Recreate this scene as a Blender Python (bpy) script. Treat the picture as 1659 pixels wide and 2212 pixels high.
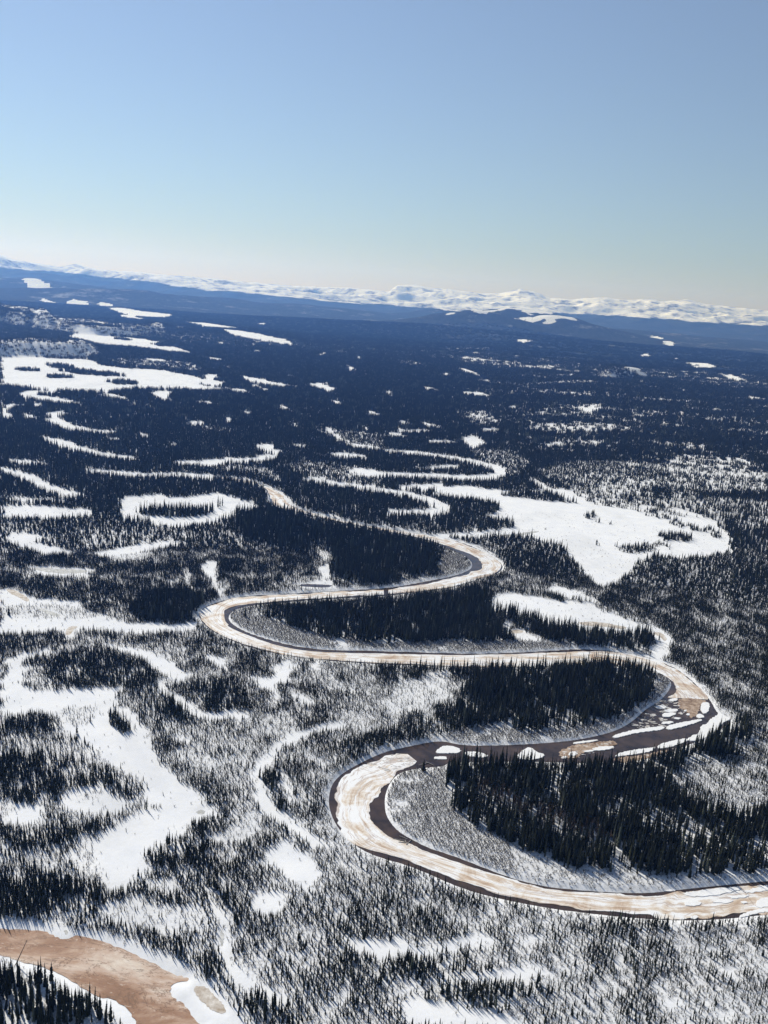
import bpy, bmesh, math, random
import numpy as np
from mathutils import Matrix, Vector
from mathutils.geometry import tessellate_polygon

for o in list(bpy.data.objects):
    bpy.data.objects.remove(o)
SC = bpy.context.scene
COL = SC.collection

# ------------------------------------------------------------------ camera
CAM_H = 300.0
ROLL, PITCH = math.atan(.0697), math.atan(math.cos(math.atan(.0697)) * 471 / 1900.)
cd = bpy.data.cameras.new('camera')
cam = bpy.data.objects.new('camera', cd); COL.objects.link(cam)
cd.sensor_fit = 'VERTICAL'; cd.sensor_height = 36.0; cd.lens = 36.0 * 1900 / 2212
cd.clip_start = 1.0; cd.clip_end = 200000.0
_R = Vector((1, 0, 0)); _U = Vector((0, math.sin(PITCH), math.cos(PITCH))); _F = Vector((0, math.cos(PITCH), -math.sin(PITCH)))
_r = _R * math.cos(ROLL) + _U * math.sin(ROLL); _u = -_R * math.sin(ROLL) + _U * math.cos(ROLL)
cam.matrix_world = Matrix(((_r.x, _u.x, -_F.x, 0), (_r.y, _u.y, -_F.y, 0), (_r.z, _u.z, -_F.z, CAM_H), (0, 0, 0, 1)))
SC.camera = cam

# ------------------------------------------------------------------ sky, sun, exposure
SUN_AZ, SUN_EL = math.radians(-36), math.radians(36)          # azimuth from +Y, clockwise positive
world = bpy.data.worlds.new('World'); SC.world = world; world.use_nodes = True
wn = world.node_tree; wn.nodes.clear()
sky = wn.nodes.new('ShaderNodeTexSky'); sky.sky_type = 'NISHITA'; sky.sun_disc = False
sky.sun_elevation = SUN_EL; sky.sun_rotation = SUN_AZ
sky.altitude = 1500; sky.air_density = 1.5; sky.dust_density = 0.3; sky.ozone_density = 8.0
bg = wn.nodes.new('ShaderNodeBackground'); bg.inputs[1].default_value = 0.084
wo = wn.nodes.new('ShaderNodeOutputWorld')
hs = wn.nodes.new('ShaderNodeHueSaturation'); hs.inputs['Saturation'].default_value = .77
wn.links.new(sky.outputs[0], hs.inputs['Color']); wn.links.new(hs.outputs[0], bg.inputs[0]); wn.links.new(bg.outputs[0], wo.inputs[0])
sd_ = bpy.data.lights.new('sun', 'SUN'); sd_.energy = 4.8; sd_.angle = math.radians(0.53); sd_.color = (1.0, .965, .91)
sun = bpy.data.objects.new('sun', sd_); COL.objects.link(sun)
sun.rotation_euler = Vector((-math.sin(SUN_AZ) * math.cos(SUN_EL), -math.cos(SUN_AZ) * math.cos(SUN_EL), -math.sin(SUN_EL))).to_track_quat('-Z', 'Y').to_euler()
sun.location = (0, 0, 900)
SC.view_settings.view_transform = 'Standard'; SC.view_settings.look = 'None'
SC.view_settings.exposure = 0.0; SC.view_settings.gamma = 1.0; SC.view_settings.use_curve_mapping = False
SC.cycles.max_bounces = 5; SC.cycles.volume_bounces = 0

# ------------------------------------------------------------------ surveyed plan of the valley, metres on the ground
ZONES = [
('sparse',[(307.5,2143.1),(405.2,2290.2),(578.7,2388.3),(649.3,2344.4),(538.8,2211.9),(377.5,2119.2)]),
('sparse',[(315,1923.5),(417.1,2031.6),(508.6,2054.3),(455.9,1960.8),(340,1888.6)]),
('sparse',[(148.8,1810),(262,1827.8),(279,1678.3),(223.9,1526.6),(214.5,1586.2),(181.4,1690.1)]),
('sparse',[(268.3,1605.5),(361.1,1733.5),(523.1,1820.8),(588.2,1719.7),(489,1536.4),(376.4,1410.4),(313.3,1478.9)]),
('sparse',[(486.7,1683.5),(653.6,1926.8),(760.8,1939.9),(781.1,1788.6),(688.9,1562.5),(560,1502.8),(487.1,1461.9)]),
('sparse',[(-198.2,1500.8),(-114,1554.4),(-4.9,1487.4),(-3,1375.4),(-133.7,1422.6)]),
('sparse',[(-181.4,1985.1),(-105.4,1949.9),(-11.7,1892.4),(-9.2,1745),(-93,1751.9),(-137.4,1836.5)]),
('sparse',[(-280.4,1409.5),(-232.9,1466.9),(-182.6,1444.4),(-152.4,1326.6),(-216.4,1412.8)]),
('bog',[(-473.3,1046.5),(-399.3,1079.4),(-304.8,1058.9),(-222.5,1081.4),(-186.4,1046.2),(-111.9,1023.3),(-92.7,951.7),(-58.9,892.5),(-102.1,845.7),(-156.3,834.1),(-205.2,790.1),(-254.6,806.4),(-269.3,723.1),(-325.8,712.3)]),
('bog',[(302.3,1007.4),(355.9,1077.7),(424,1104.4),(461.4,1124.2),(547.1,1214.7),(397.4,847.5),(163.9,803),(233.1,916.8)]),
('sparse',[(511,3797.3),(659.4,3857),(881.3,4210.4),(788.6,3900.3),(584.5,3692.4)]),
('sparse',[(475,3372.7),(844.5,3781.3),(853.2,3686.8),(522.5,3335.7)]),
('sparse',[(415.2,2605.2),(549.6,2736.5),(679.8,2902.4),(641.7,2730.4),(510.9,2603.7)]),
('sparse',[(162.8,2390.7),(258.3,2466.9),(289.5,2231.6),(212,2153.8)]),
('sparse',[(-48.6,4074.9),(90.4,4133.4),(156.4,3858.9),(15.4,3862)]),
('sparse',[(147.7,5172.2),(651.8,5874.6),(541.3,5505.7)]),
('sparse',[(585.1,4295),(880.8,4627.6),(754.1,4302.2)]),
('sparse',[(1042.4,3674.4),(1109.2,3673),(1049.7,3499.8)]),
('sparse',[(1187.7,3773.9),(1188.3,3590),(1131.3,3468.1)]),
('sparse',[(-331.8,1451.1),(-266.1,1475.6),(-192.6,1460.9),(-152.4,1326.6),(-214.9,1403.8),(-280.4,1409.5)]),
('sparse',[(-373,1007.4),(-331.9,1034.7),(-266.9,1025),(-215.7,1049.3),(-158.6,1070.2),(-164.8,1020.1),(-245,1004.6),(-289.4,968.5),(-345.7,954.3)]),
('sparse',[(-455.7,1006.6),(-388.1,1003.4),(-365.9,958.8),(-413.6,946.7),(-439.3,969.4)]),
('sparse',[(-959.5,3393.9),(-768.2,3334.8),(-666,3104.3),(-746.8,3036.1),(-907.2,3150.6)]),
('sparse',[(-436.8,1861.5),(-340,1873.7),(-315.3,1819.3),(-369.8,1778.6)]),
('sparse',[(-913.4,2682.1),(-703.2,2687.8),(-567.1,2712.8),(-429.4,2535.7),(-540.4,2463.4),(-712.1,2473.4)]),
('sparse',[(-1611.6,3624.2),(-1652.7,3854),(-1531.4,3729.3),(-1453.3,3831.7),(-1284.4,3690.7),(-1127.3,3418.4),(-1102.7,3191.1),(-1284.4,3104.5),(-1324.4,2973.8)]),
('sparse',[(-3074.6,6937.5),(-2832.3,6871.8),(-2374.3,6314.3),(-1831.2,5471.8),(-1544.8,5177.9),(-1388.7,5248.4),(-1279.8,4984.1),(-1420,4759.4),(-1560.2,4589.3),(-1736.2,4581.2),(-2085.6,4929.7),(-2327.8,5246.2)]),
('sparse',[(-1064.8,3228.3),(-959.3,3331.7),(-771.4,3274.7),(-633.3,2989.4),(-796.3,3042.6),(-933.6,3022.4)]),
('clear',[(-4828.5,11585.2),(-4783.3,11794.4),(-4432.5,11401.3),(-3999.9,10540.4),(-4069.8,10416.5),(-4360.1,10699.5)]),
('clear',[(-3262.9,8835.9),(-3286.1,9122.9),(-3135.1,9044.8),(-2885.6,8509.9),(-2880,8271.7),(-3003.6,8302.6)]),
('clear',[(-2986.1,8929.1),(-3002.7,9142),(-2886,9032.3),(-2693.3,8562),(-2682.6,8369.2),(-2778.9,8434.2)]),
('clear',[(-6692.7,15219.8),(-6936.3,15914.6),(-6859.5,15950.1),(-6413.5,15023.9),(-6198.6,14389.4),(-6238.9,14290.9)]),
('clear',[(-3577.7,8967.7),(-3508,8967.2),(-3310.4,8720.5),(-3096.7,8297.8),(-3167.8,8315.8),(-3346.1,8524.2)]),
('clear',[(-761.9,3591.1),(-744.2,3616.9),(-703.2,3586),(-664.1,3482.7),(-680.3,3451.6),(-718.6,3475.4)]),
('clear',[(-188.5,4132.6),(-176.8,4172.1),(-154.9,4139.2),(-139.2,4027.5),(-149.9,3968.2),(-170.6,3991.9)]),
('clear',[(-352.8,4044.8),(-349.4,4175.9),(-335.6,4288.6),(-319.5,4250.7),(-322,4091.6),(-334.8,3980.7)]),
('clear',[(-790.6,1860.4),(-780.4,1866.9),(-755.6,1853.6),(-728.8,1813.2),(-736.5,1801),(-759.8,1812)]),
('clear',[(-1111.3,7005.8),(-1098.6,7134.4),(-1054.1,7170.2),(-1000,6988.6),(-1013.3,6859.3),(-1054.2,6814.2)]),
('clear',[(-945.7,3345),(-927.2,3378.1),(-885.7,3379),(-842.2,3299.8),(-861.7,3270.7),(-900.9,3266.1)]),
('clear',[(-636.4,3285.4),(-629.7,3304.4),(-610.7,3286.2),(-589.9,3220.1),(-593.3,3184.6),(-611,3198.4)]),
('clear',[(-653.7,4079.8),(-649.8,4135.1),(-632.1,4146.2),(-609.7,4069.9),(-610.7,3994.6),(-626.9,3978.7)]),
('clear',[(-887.4,4507.1),(-885.9,4535.3),(-870.8,4512.3),(-848.9,4429.4),(-844.5,4371.1),(-858,4388)]),
('clear',[(-793,4375.8),(-791.9,4407.3),(-779,4392.9),(-759.9,4318),(-755.7,4256.8),(-767.3,4265.8)]),
('clear',[(-1334.2,5414),(-1340.2,5490.3),(-1318.2,5478.6),(-1275.7,5345.6),(-1262.9,5240.8),(-1281.6,5242.2)]),
('clear',[(-7449.7,25415.7),(-7784.2,26982.2),(-7662.7,27214.8),(-7018.1,25271.1),(-6766.3,23965.9),(-6838.6,23641.5)]),
('clear',[(-5848.3,22296.5),(-5857.1,22832.9),(-5345.3,21567.1),(-4692.1,19308.2),(-4725.5,18993.7),(-5110.3,19848.4)]),
('clear',[(-285.3,4448.2),(-279.6,4492.8),(-266.6,4496),(-254.9,4424.4),(-259,4353),(-271.2,4345.1)]),
('clear',[(-371.1,3088.4),(-365.5,3112),(-353.1,3116.1),(-341.1,3073.6),(-345,3034.9),(-356.8,3028.5)]),
('clear',[(-402.2,2492),(-397.8,2507.5),(-386.7,2503.4),(-375.2,2466.7),(-377.2,2436),(-387.6,2437.9)]),
('clear',[(-2580.8,7962.2),(-2528.1,8191.2),(-2289.1,7949.4),(-1903.6,7599.5),(-1789.3,7144.2),(-1815.7,6927.7),(-1960.5,6808.3),(-2273.6,7304.9)]),
('clear',[(-2166.2,6959.7),(-2100.2,7164.5),(-1906.6,6621),(-1815.7,6664.9),(-1813.1,6296.4),(-2035.6,6594.8)]),
('clear',[(-1540,6449.7),(-1434.4,6577.6),(-1071.6,6205.6),(-1005.7,5826.8),(-1091,5533.6),(-1245,5516.2),(-1308,6000.2)]),
('clear',[(-1068.1,5453.8),(-1009.8,5482.6),(-847.5,5357.5),(-607.2,4989.3),(-522,4643.6),(-580.7,4678.4),(-717.1,4775.1),(-912.2,4956.9)]),
('clear',[(-200.5,3695.5),(-143.7,3511.5),(-165.6,3325),(-183.3,3481.8)]),
('clear',[(-1331.2,2989.2),(-1291.3,3121.2),(-1182,3113.3),(-1102.7,3191.1),(-976.7,2984.3),(-885.2,2966.4),(-798.8,2992.3),(-683.8,2904.6),(-580.9,2778.4),(-513.7,2751.3),(-520.8,2624.5),(-602.8,2651),(-541.2,2590.4),(-478.3,2546.6),(-582.5,2476.7),(-696.4,2418.7),(-761.2,2287),(-832.9,2268.2),(-922,2266.1),(-1021.1,2287)]),
('clear',[(-1505.8,4083.7),(-1613.1,4503.4),(-1486.5,4440),(-1331.5,4424.2),(-1210.9,4362.9),(-1046.4,4161.1),(-1107.3,4066.4),(-1065.2,3988.3),(-987.4,4009.9),(-840.6,3731.4),(-932.1,3707.7),(-1104,3834.1),(-1252.2,3828.3)]),
('dense',[(-1136.2,2891.4),(-1117.5,2920.1),(-1061.6,2889.9),(-1009.9,2814.2),(-1030.9,2792.9),(-1082.5,2815.5)]),
('dense',[(-1039.5,2745.5),(-991.1,2783.1),(-894.1,2773),(-823.7,2712.2),(-874.7,2681.5),(-966.7,2685.9)]),
('dense',[(-1015.3,2564.4),(-1003.2,2596.4),(-970.7,2608.3),(-941.3,2583.8),(-955,2555),(-985.9,2540.7)]),
('dense',[(-822.5,2542.6),(-807.1,2583.5),(-765.4,2587.5),(-728.3,2541.2),(-746,2506),(-785,2497.8)]),
('dense',[(-1156.7,2690.3),(-1144.3,2713.8),(-1111.9,2717.3),(-1083.2,2692.3),(-1097.1,2671.7),(-1127.9,2665.8)]),
('dense',[(-1331.5,4240.5),(-1321.3,4288.1),(-1281.7,4281.9),(-1240.7,4213.5),(-1253.4,4173.4),(-1290,4173.4)]),
('clear',[(-532.9,2997.7),(-434.4,2919.4),(-370.1,2839.4),(-275.7,2757.9),(-351.4,2700.3),(-448.2,2770.4)]),
('clear',[(-289.3,2851.1),(-235.9,2927.7),(-178.1,2781.5),(-180.1,2614.2),(-216.6,2701.9),(-251.5,2769.3)]),
('clear',[(-446.7,2740),(-423,2719.8),(-382.3,2651.3),(-352.4,2557.8),(-374.1,2574.7),(-413.1,2637.1)]),
('clear',[(-473.6,2557.3),(-461.5,2596.6),(-432.5,2597.7),(-405.8,2534.3),(-416.8,2486.9),(-443.8,2481.6)]),
('clear',[(-630.3,2903.8),(-591.8,2977.8),(-550.4,2808.4),(-575.1,2750.9)]),
('clear',[(-732.6,2666.1),(-715.7,2689.8),(-679.8,2686.4),(-646.2,2628.9),(-663.1,2605.6),(-697.1,2605.9)]),
('clear',[(-649.2,2363.3),(-641.3,2427.5),(-601.8,2423.3),(-570.8,2228.3),(-610.7,2266.7)]),
('clear',[(-762,2235.8),(-732.8,2292.7),(-657.4,2222.2),(-685.1,2179.2)]),
('clear',[(-836.4,2219.4),(-868.4,2188.3),(-875.1,2180),(-849.4,2138.7),(-794,2106.2),(-733.2,2084.5),(-724.3,2045.9),(-795.1,2039.5),(-865.8,2074.8),(-932.7,2162.5),(-921.4,2237.8),(-875.4,2279.7)]),
('clear',[(-874.2,1954.4),(-852.5,2001.6),(-830.9,1925.7),(-835.2,1888.7),(-783.4,1808.6),(-783.5,1749)]),
('clear',[(-860.3,1922.8),(-864.6,1992.4),(-834.2,1976.6),(-828,1895.4),(-823.3,1863.8),(-766.9,1781.1),(-779.9,1740.8)]),
('clear',[(-178.5,2487.7),(-168.3,2500.8),(-149,2466.2),(-135.1,2392.2),(-143.8,2361.3),(-161.9,2389.4)]),
('clear',[(-298.9,2309.8),(-288,2313.1),(-264.5,2260.5),(-245.3,2177.4),(-253.5,2156.5),(-275.2,2200.9)]),
('clear',[(-370.8,2137.3),(-363.4,2149.3),(-347,2137),(-331.7,2092.1),(-336.6,2065.6),(-352,2075)]),
('clear',[(-231.5,1997.7),(-224,2008.2),(-209.1,1992.9),(-197,1948.7),(-202.7,1923.2),(-216.8,1935.3)]),
('clear',[(-197.1,1716.4),(-186.6,1729.2),(-168.5,1728.5),(-155.2,1696),(-164.9,1675.7),(-182.3,1674.9)]),
('clear',[(-129.4,1911.4),(-120.6,1902.5),(-105.6,1861.8),(-95.5,1807.6),(-103,1801.7),(-117.3,1838.3)]),
('clear',[(-502.4,2251.6),(-491.9,2274.7),(-469.7,2281.2),(-447.8,2237.6),(-457,2207.9),(-478,2199.5)]),
('clear',[(-634.1,2308.3),(-620,2317.1),(-589.6,2295.3),(-560.2,2233),(-571.9,2216.4),(-600.5,2234.4)]),
('clear',[(-748.1,2247.5),(-726.5,2257.9),(-683.4,2240),(-642.9,2173.2),(-664.2,2163.7),(-704.9,2178)]),
('clear',[(-899,2152.4),(-862.2,2163.2),(-791.2,2138.4),(-730.2,2061.4),(-766.9,2054.5),(-833.8,2074.6)]),
('clear',[(-500.4,1719),(-492.9,1726.1),(-475.1,1713.4),(-457,1676.2),(-461.2,1658),(-477.9,1668.3)]),
('clear',[(-395.1,2039.5),(-385.9,2032.2),(-365.5,1985.7),(-347.8,1924),(-353.2,1913.6),(-372.2,1954.7)]),
('clear',[(-443.5,1900.4),(-435.3,1924),(-417,1935.4),(-398.7,1903.6),(-405.3,1871.6),(-422.6,1858.9)]),
('clear',[(-66.4,2293.5),(-53,2302.2),(-31.9,2274.8),(-19.4,2211.3),(-32.1,2190),(-52.4,2212.7)]),
('clear',[(-548.5,1645.3),(-537.5,1654.4),(-517.1,1655.7),(-495.4,1622.9),(-506.4,1614.3),(-526.1,1612.1)]),
('clear',[(-414.7,1629.7),(-410.6,1639.5),(-400.6,1639),(-389.4,1615.7),(-390.6,1594.3),(-400.1,1593.6)]),
('clear',[(-117,1643.6),(-92.9,1661.6),(-54.4,1660.9),(-31.7,1617.2),(-55.8,1598.5),(-92.7,1597.1)]),
('clear',[(-158.8,1583.4),(-155.5,1588.2),(-149,1581.3),(-143.6,1559.3),(-145.4,1539.5),(-151.5,1545.1)]),
('clear',[(-65.7,1511.1),(-48.1,1522),(-20.6,1520),(-4.8,1485.2),(-22.3,1472.9),(-48.9,1473.3)]),
('clear',[(-95.5,1753.7),(-70.4,1768.5),(-31.3,1766.5),(-8.8,1720.2),(-33.8,1707.4),(-71.5,1707.5)]),
('clear',[(-75.4,2029),(-66.9,2037.6),(-53.3,2032.2),(-44.7,1996.4),(-52.8,1978),(-66,1981.8)]),
('clear',[(-829,2022),(-827.1,2039.3),(-813.1,2038),(-791.7,2002.2),(-787.9,1970.4),(-800.5,1969.6)]),
('clear',[(-783.3,1851.2),(-775.4,1862.1),(-754,1855.4),(-728.1,1816.3),(-732.6,1797.3),(-752.6,1801.9)]),
('clear',[(-97.2,1016.9),(-92.7,1024.1),(-85.2,1027.5),(-79.8,1016.6),(-83.6,1001.8),(-90.9,997.9)]),
('clear',[(-548.7,1774.4),(-548.8,1784.1),(-544.6,1784.4),(-536.9,1766.9),(-531.2,1738.7),(-534.9,1737.2)]),
('clear',[(-623.5,1386.6),(-601.5,1395.6),(-562.7,1395.9),(-529.1,1364.8),(-551.5,1357),(-588.8,1355.7)]),
('clear',[(16.9,2152.5),(25.5,2162.9),(38.2,2142.8),(44.8,2092.3),(36.3,2065.1),(24,2081.4)]),
('clear',[(68.4,2161.8),(85.9,2160.7),(110.9,2128.6),(122.2,2063.8),(105.3,2059.8),(81,2088)]),
('clear',[(1.3,1999.9),(35.6,2021.3),(87.7,2035.7),(114.9,1999.1),(80.3,1979.3),(29.6,1964)]),
('clear',[(76.1,1883.5),(98.9,1902),(132.6,1905.7),(148.4,1862.3),(125.6,1844.3),(92.9,1838.9)]),
('clear',[(211,2090.5),(231,2131.5),(258.1,2154.4),(267.8,2117.3),(245.9,2064.7),(219.7,2040.4)]),
('clear',[(-12.7,1951.5),(3.5,1959),(28.1,1944.8),(41.2,1895.3),(25.3,1883.3),(1.5,1894.9)]),
('clear',[(347.7,2625.5),(357.9,2651.6),(367.8,2645.3),(367.1,2594.2),(353.9,2544.9),(343.9,2547.4)]),
('clear',[(710.5,2633.8),(735.6,2650.2),(767.4,2651.9),(769.2,2595.9),(744.8,2581.7),(713.3,2578.2)]),
('clear',[(760.8,1939.9),(775.9,1938.9),(792.1,1920.8),(785,1870.1),(770.9,1872.4),(754.5,1888.5)]),
('clear',[(159.9,1935.9),(190.1,2023.3),(207,1973),(212.8,1872),(172.3,1802.2),(160.9,1844)]),
('clear',[(525,2552.1),(583.2,2689.7),(642.3,2834),(648.2,2736.9),(594.6,2610.5)]),
('clear',[(273.4,3959.2),(306.7,3927.3),(345.2,3755.6),(354.3,3547.8),(324.3,3571.3),(286.3,3718.5)]),
('clear',[(96.1,3026.6),(117.1,3036.4),(146.9,3001.5),(160.2,2920.4),(139.7,2908),(110.7,2937.3)]),
('clear',[(218.6,2958.1),(256.8,2985.2),(308.9,2958.9),(329.2,2864.6),(292,2841.2),(241.4,2860.7)]),
('clear',[(191.1,3567.8),(205.8,3614.6),(224.5,3615.5),(230.8,3544),(215.2,3483),(196.9,3476.9)]),
('clear',[(325.8,3402.4),(342.9,3443.2),(364.2,3454.1),(370,3399.3),(351.7,3347.7),(330.7,3333.5)]),
('clear',[(-26.5,2764.4),(-18.1,2819.1),(-4.2,2833.7),(4,2777.5),(-4.6,2708.8),(-17.8,2690.1)]),
('clear',[(346.6,2616.4),(357.7,2649.7),(369,2654.4),(369.4,2612.1),(356.3,2564.1),(345,2556.2)]),
('clear',[(2737.9,9900.2),(2901,10285.9),(3034.2,10446.7),(2978.7,10087),(2816.8,9719.4),(2686.9,9547.6)]),
('clear',[(2654.3,8996.3),(2754.6,9190.1),(2803.7,9133.4),(2726.2,8761),(2629.5,8579.6),(2575.1,8604.9)]),
('clear',[(1769,6477.7),(1838.4,6652.9),(1882.6,6689.7),(1846.5,6491),(1772.4,6302.1),(1726.7,6252.4)]),
('clear',[(1929.2,6231.1),(1989.7,6375.7),(2017.3,6383.1),(1971.9,6192),(1905.2,6029.1),(1874.6,6007)]),
('clear',[(1874.6,5792.8),(1961.1,5885.4),(2045.1,5880.2),(2030.1,5700.1),(1948.6,5623),(1864.6,5617)]),
('clear',[(1740.1,4759.6),(1808,4834),(1829.6,4726.2),(1766.7,4474.2),(1702.4,4405.4),(1674.3,4484.4)]),
('clear',[(1491.9,3931.8),(1521.8,3979.1),(1542,3983.3),(1525.5,3912.1),(1490,3849.9),(1468.6,3840.8)]),
('clear',[(2911.4,12443.1),(3028.5,12787.6),(3049.2,12638.3),(2920.4,11974.3),(2808.1,11649.9),(2775.8,11731.5)]),
('clear',[(1391.4,3508.1),(1420.2,3518.5),(1442.6,3481.4),(1425,3387.4),(1397.7,3378.8),(1374,3410.1)]),
('clear',[(1808.1,5448),(1913.4,5624.4),(2034.8,5767.1),(2043.8,5676),(1935.8,5502.9),(1818.5,5361.6)]),
('clear',[(938.7,6966.3),(989.9,7085.2),(1046.8,7108),(1050.5,6929.7),(999.5,6816.7),(943.4,6783.7)]),
('clear',[(1071.8,3894),(1094.7,3945.7),(1116.4,3974.4),(1112.4,3931.5),(1084.4,3861.8),(1062.5,3830.6)]),
('clear',[(1138.5,4700.5),(1189.8,4776.5),(1244.9,4795.5),(1244.3,4684.2),(1193.3,4611.7),(1138.8,4586.8)]),
('clear',[(-687.8,1898.3),(-697.2,1857.7),(-697.1,1843.7),(-661.6,1790.2),(-623.8,1753.1),(-586.4,1732.9),(-541.3,1724.3),(-529,1678),(-576.6,1675),(-624.2,1689),(-669.8,1727.6),(-719.9,1803.5),(-745.8,1902.3),(-726.2,1947.1)]),
('clear',[(-649.5,1624.1),(-582.5,1583),(-545.2,1543.1),(-501.6,1512.8),(-465.6,1492.5),(-430.5,1484.4),(-421.4,1447.7),(-459.3,1446.5),(-499.2,1464.1),(-547.8,1490.6),(-588,1527.6),(-639,1583.7)]),
('clear',[(-361.3,1478.1),(-320,1487.1),(-289.5,1531.5),(-243.7,1549),(-225.8,1588.9),(-212.3,1594.9),(-252.3,1631.6),(-249.5,1681.4),(-199.3,1641.2),(-197.8,1545),(-224.7,1498.1),(-270.2,1480.4),(-301.5,1436),(-351.1,1431.8)]),
('clear',[(-476.1,1364.9),(-425.2,1362.6),(-383.8,1359.6),(-339.2,1380.4),(-326.8,1341.4),(-371,1312.5),(-417.9,1315),(-466.7,1329)]),
('clear',[(-9.1,1734.8),(61.5,1736.9),(131.7,1711.9),(178.2,1680.7),(213.9,1630.8),(219.7,1554),(192.4,1489),(136.7,1466.9),(56,1459.7),(-62,1445.9),(-65.7,1492.4),(54.2,1514.5),(134.4,1523.4),(179.5,1544.4),(194,1575.2),(185.8,1584),(160.5,1628.1),(122.1,1658),(58.2,1682.8),(-8.2,1682.5)]),
('clear',[(39.7,1545.1),(96.2,1603.4),(131.9,1623.6),(132.9,1573.5),(93.6,1544.1)]),
('clear',[(-130.5,1427.7),(-78.7,1396.6),(0.3,1370.5),(38.9,1352.1),(70,1328.1),(95.4,1293.9),(96.2,1229.9),(70.6,1203.9),(34.6,1194.6),(1.2,1191.5),(-0.9,1229.9),(31.5,1237.8),(62.2,1248),(75.3,1267.3),(72.1,1254.7),(54.4,1284),(29.4,1306.6),(-4.5,1324.8),(-82.1,1351.4),(-133.3,1384.3)]),
('clear',[(-265.2,1329.6),(-292.9,1333.2),(-329.1,1336.9),(-336.4,1383),(-298.3,1383.2),(-269.1,1377.4)]),
('clear',[(-263.6,1680.1),(-226.6,1704),(-214,1629.5),(-238.4,1632.3)]),
('clear',[(-366.8,1164.2),(-359.9,1204.9),(-320.1,1227.9),(-304.9,1207.4),(-267.8,1232.3),(-253.1,1258.4),(-223.8,1247.6),(-191.1,1213.4),(-164.5,1189.7),(-188.4,1159.2),(-200.7,1123),(-222.2,1080.1),(-247.4,1061.4),(-281.3,1057.7),(-310.6,1079),(-329.6,1073.6)]),
('tall',[(-316.7,1113),(-312.8,1129.5),(-290.8,1139.8),(-266.7,1142.9),(-238.1,1155.2),(-228.7,1147.5),(-234.6,1124),(-258.2,1107.4),(-287.6,1104),(-306.3,1106)]),
('tall',[(-233.6,1179.5),(-228.1,1183.9),(-226.3,1174.8),(-231.2,1170.7)]),
('clear',[(-498.3,1103.1),(-458,1115.1),(-412.5,1115.7),(-372.4,1109.5),(-381.9,1072.1),(-419.4,1055.3),(-474,1047.9)]),
('sparse',[(-523.7,1160.6),(-491.6,1159.3),(-428.4,1159.2),(-409.5,1159.4),(-449,1131.1),(-504.9,1118.1)]),
('clear',[(-515.5,1142),(-491,1150.4),(-450.6,1155.5),(-421.8,1141),(-446.7,1133.3),(-486.1,1127.8)]),
('clear',[(-601,1335.6),(-562.3,1312.4),(-528,1288.8),(-498,1256.7),(-465.4,1224.2),(-418.8,1190.7),(-429.9,1163.3),(-468.2,1180.3),(-504.6,1222.5),(-543.3,1259.1),(-576,1279)]),
('clear',[(-440,989.6),(-414.1,986.1),(-384.8,973.6),(-392.2,952.1),(-355.4,937.9),(-335.8,933.6),(-339.2,914.7),(-370.1,916.1),(-396.7,931.3),(-422.7,943.6)]),
('sparse',[(-358.6,990.4),(-331.6,1007.9),(-295.4,1007),(-266.9,993.9),(-272,982.7),(-319.5,970.6),(-346.5,963.8)]),
('clear',[(-324.2,930.1),(-300.1,951.6),(-272,982.7),(-244.5,1002.7),(-224.1,992.2),(-259.6,956.9),(-282,926.4),(-300.7,913)]),
('sparse',[(-300.4,919.8),(-271.9,944.7),(-252.4,940.3),(-263.5,915.6),(-280.7,905.5)]),
('sparse',[(-202.7,1041.9),(-157.4,1062.6),(-166.1,1028.1),(-194.7,1015.5)]),
('clear',[(-195.2,904.6),(-194.1,934.7),(-179.5,932.9),(-175.5,919.2),(-166.7,868.7),(-150,822.9),(-155,815.9),(-168.6,848.3),(-178.9,875.1)]),
('clear',[(-210.1,898.6),(-203.2,893.6),(-195,862.5),(-181.5,830.2),(-186.2,827.4),(-201,865.6)]),
('clear',[(-367.2,872),(-336.3,873.5),(-301.9,875.8),(-294.6,854.4),(-324.8,843),(-350.8,849.4)]),
('clear',[(-69.1,922.6),(-63.3,945.3),(-49.6,954.7),(-46.1,915.5),(-58.7,890)]),
('clear',[(-86.6,874.9),(-58.9,892.5),(-46.2,887.5),(-47.1,866),(-72.6,856.8)]),
('clear',[(87.4,1405),(123.5,1435),(180,1420.9),(225.5,1417.9),(271.3,1465.2),(322.2,1463.4),(339.6,1415.9),(372.2,1392.4),(421.4,1367.1),(468.9,1365.5),(498.1,1321.4),(501.3,1280.1),(490.9,1200.2),(460.2,1116.9),(420.6,1094.6),(385.4,1077.8),(341,1077.3),(308.5,1020.7),(287,979.7),(252.9,937.1),(242.4,936.4),(237.9,977.4),(233.1,1021.9),(230.8,1071),(221.2,1100.6),(197.9,1126),(166.7,1122.4),(122.4,1106.3),(70.5,1092.8),(65.1,1109.1),(125.3,1140.2),(179.7,1176.7),(177.2,1209),(138.6,1218.2),(170.9,1270.7),(171.4,1306.8),(141.5,1328.9),(70,1338.8)]),
('clear',[(19.2,1400.4),(93,1443.3),(94.4,1394.6),(71,1369.6),(26.7,1363.8)]),
('clear',[(245.4,1534),(258.7,1527.7),(275.1,1497.6),(279.6,1455.5),(266.5,1458.6),(250.2,1485.8)]),
('dense',[(183.1,1380.4),(207.9,1400.2),(244.4,1417),(273.3,1429.7),(289.5,1391.8),(301.6,1358.1),(253.7,1356.3),(218.9,1370)]),
('dense',[(375.9,1179.9),(396,1193.7),(423.1,1197.1),(432.1,1185),(423.6,1168.6),(387.2,1163.9)]),
('sparse',[(298,1286),(325,1298.1),(304.2,1241.9),(300.7,1265.5)]),
('sparse',[(189.6,1110.9),(220.3,1113.2),(235.2,1095.1),(209.4,1083.3),(192.5,1089.8)]),
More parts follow.
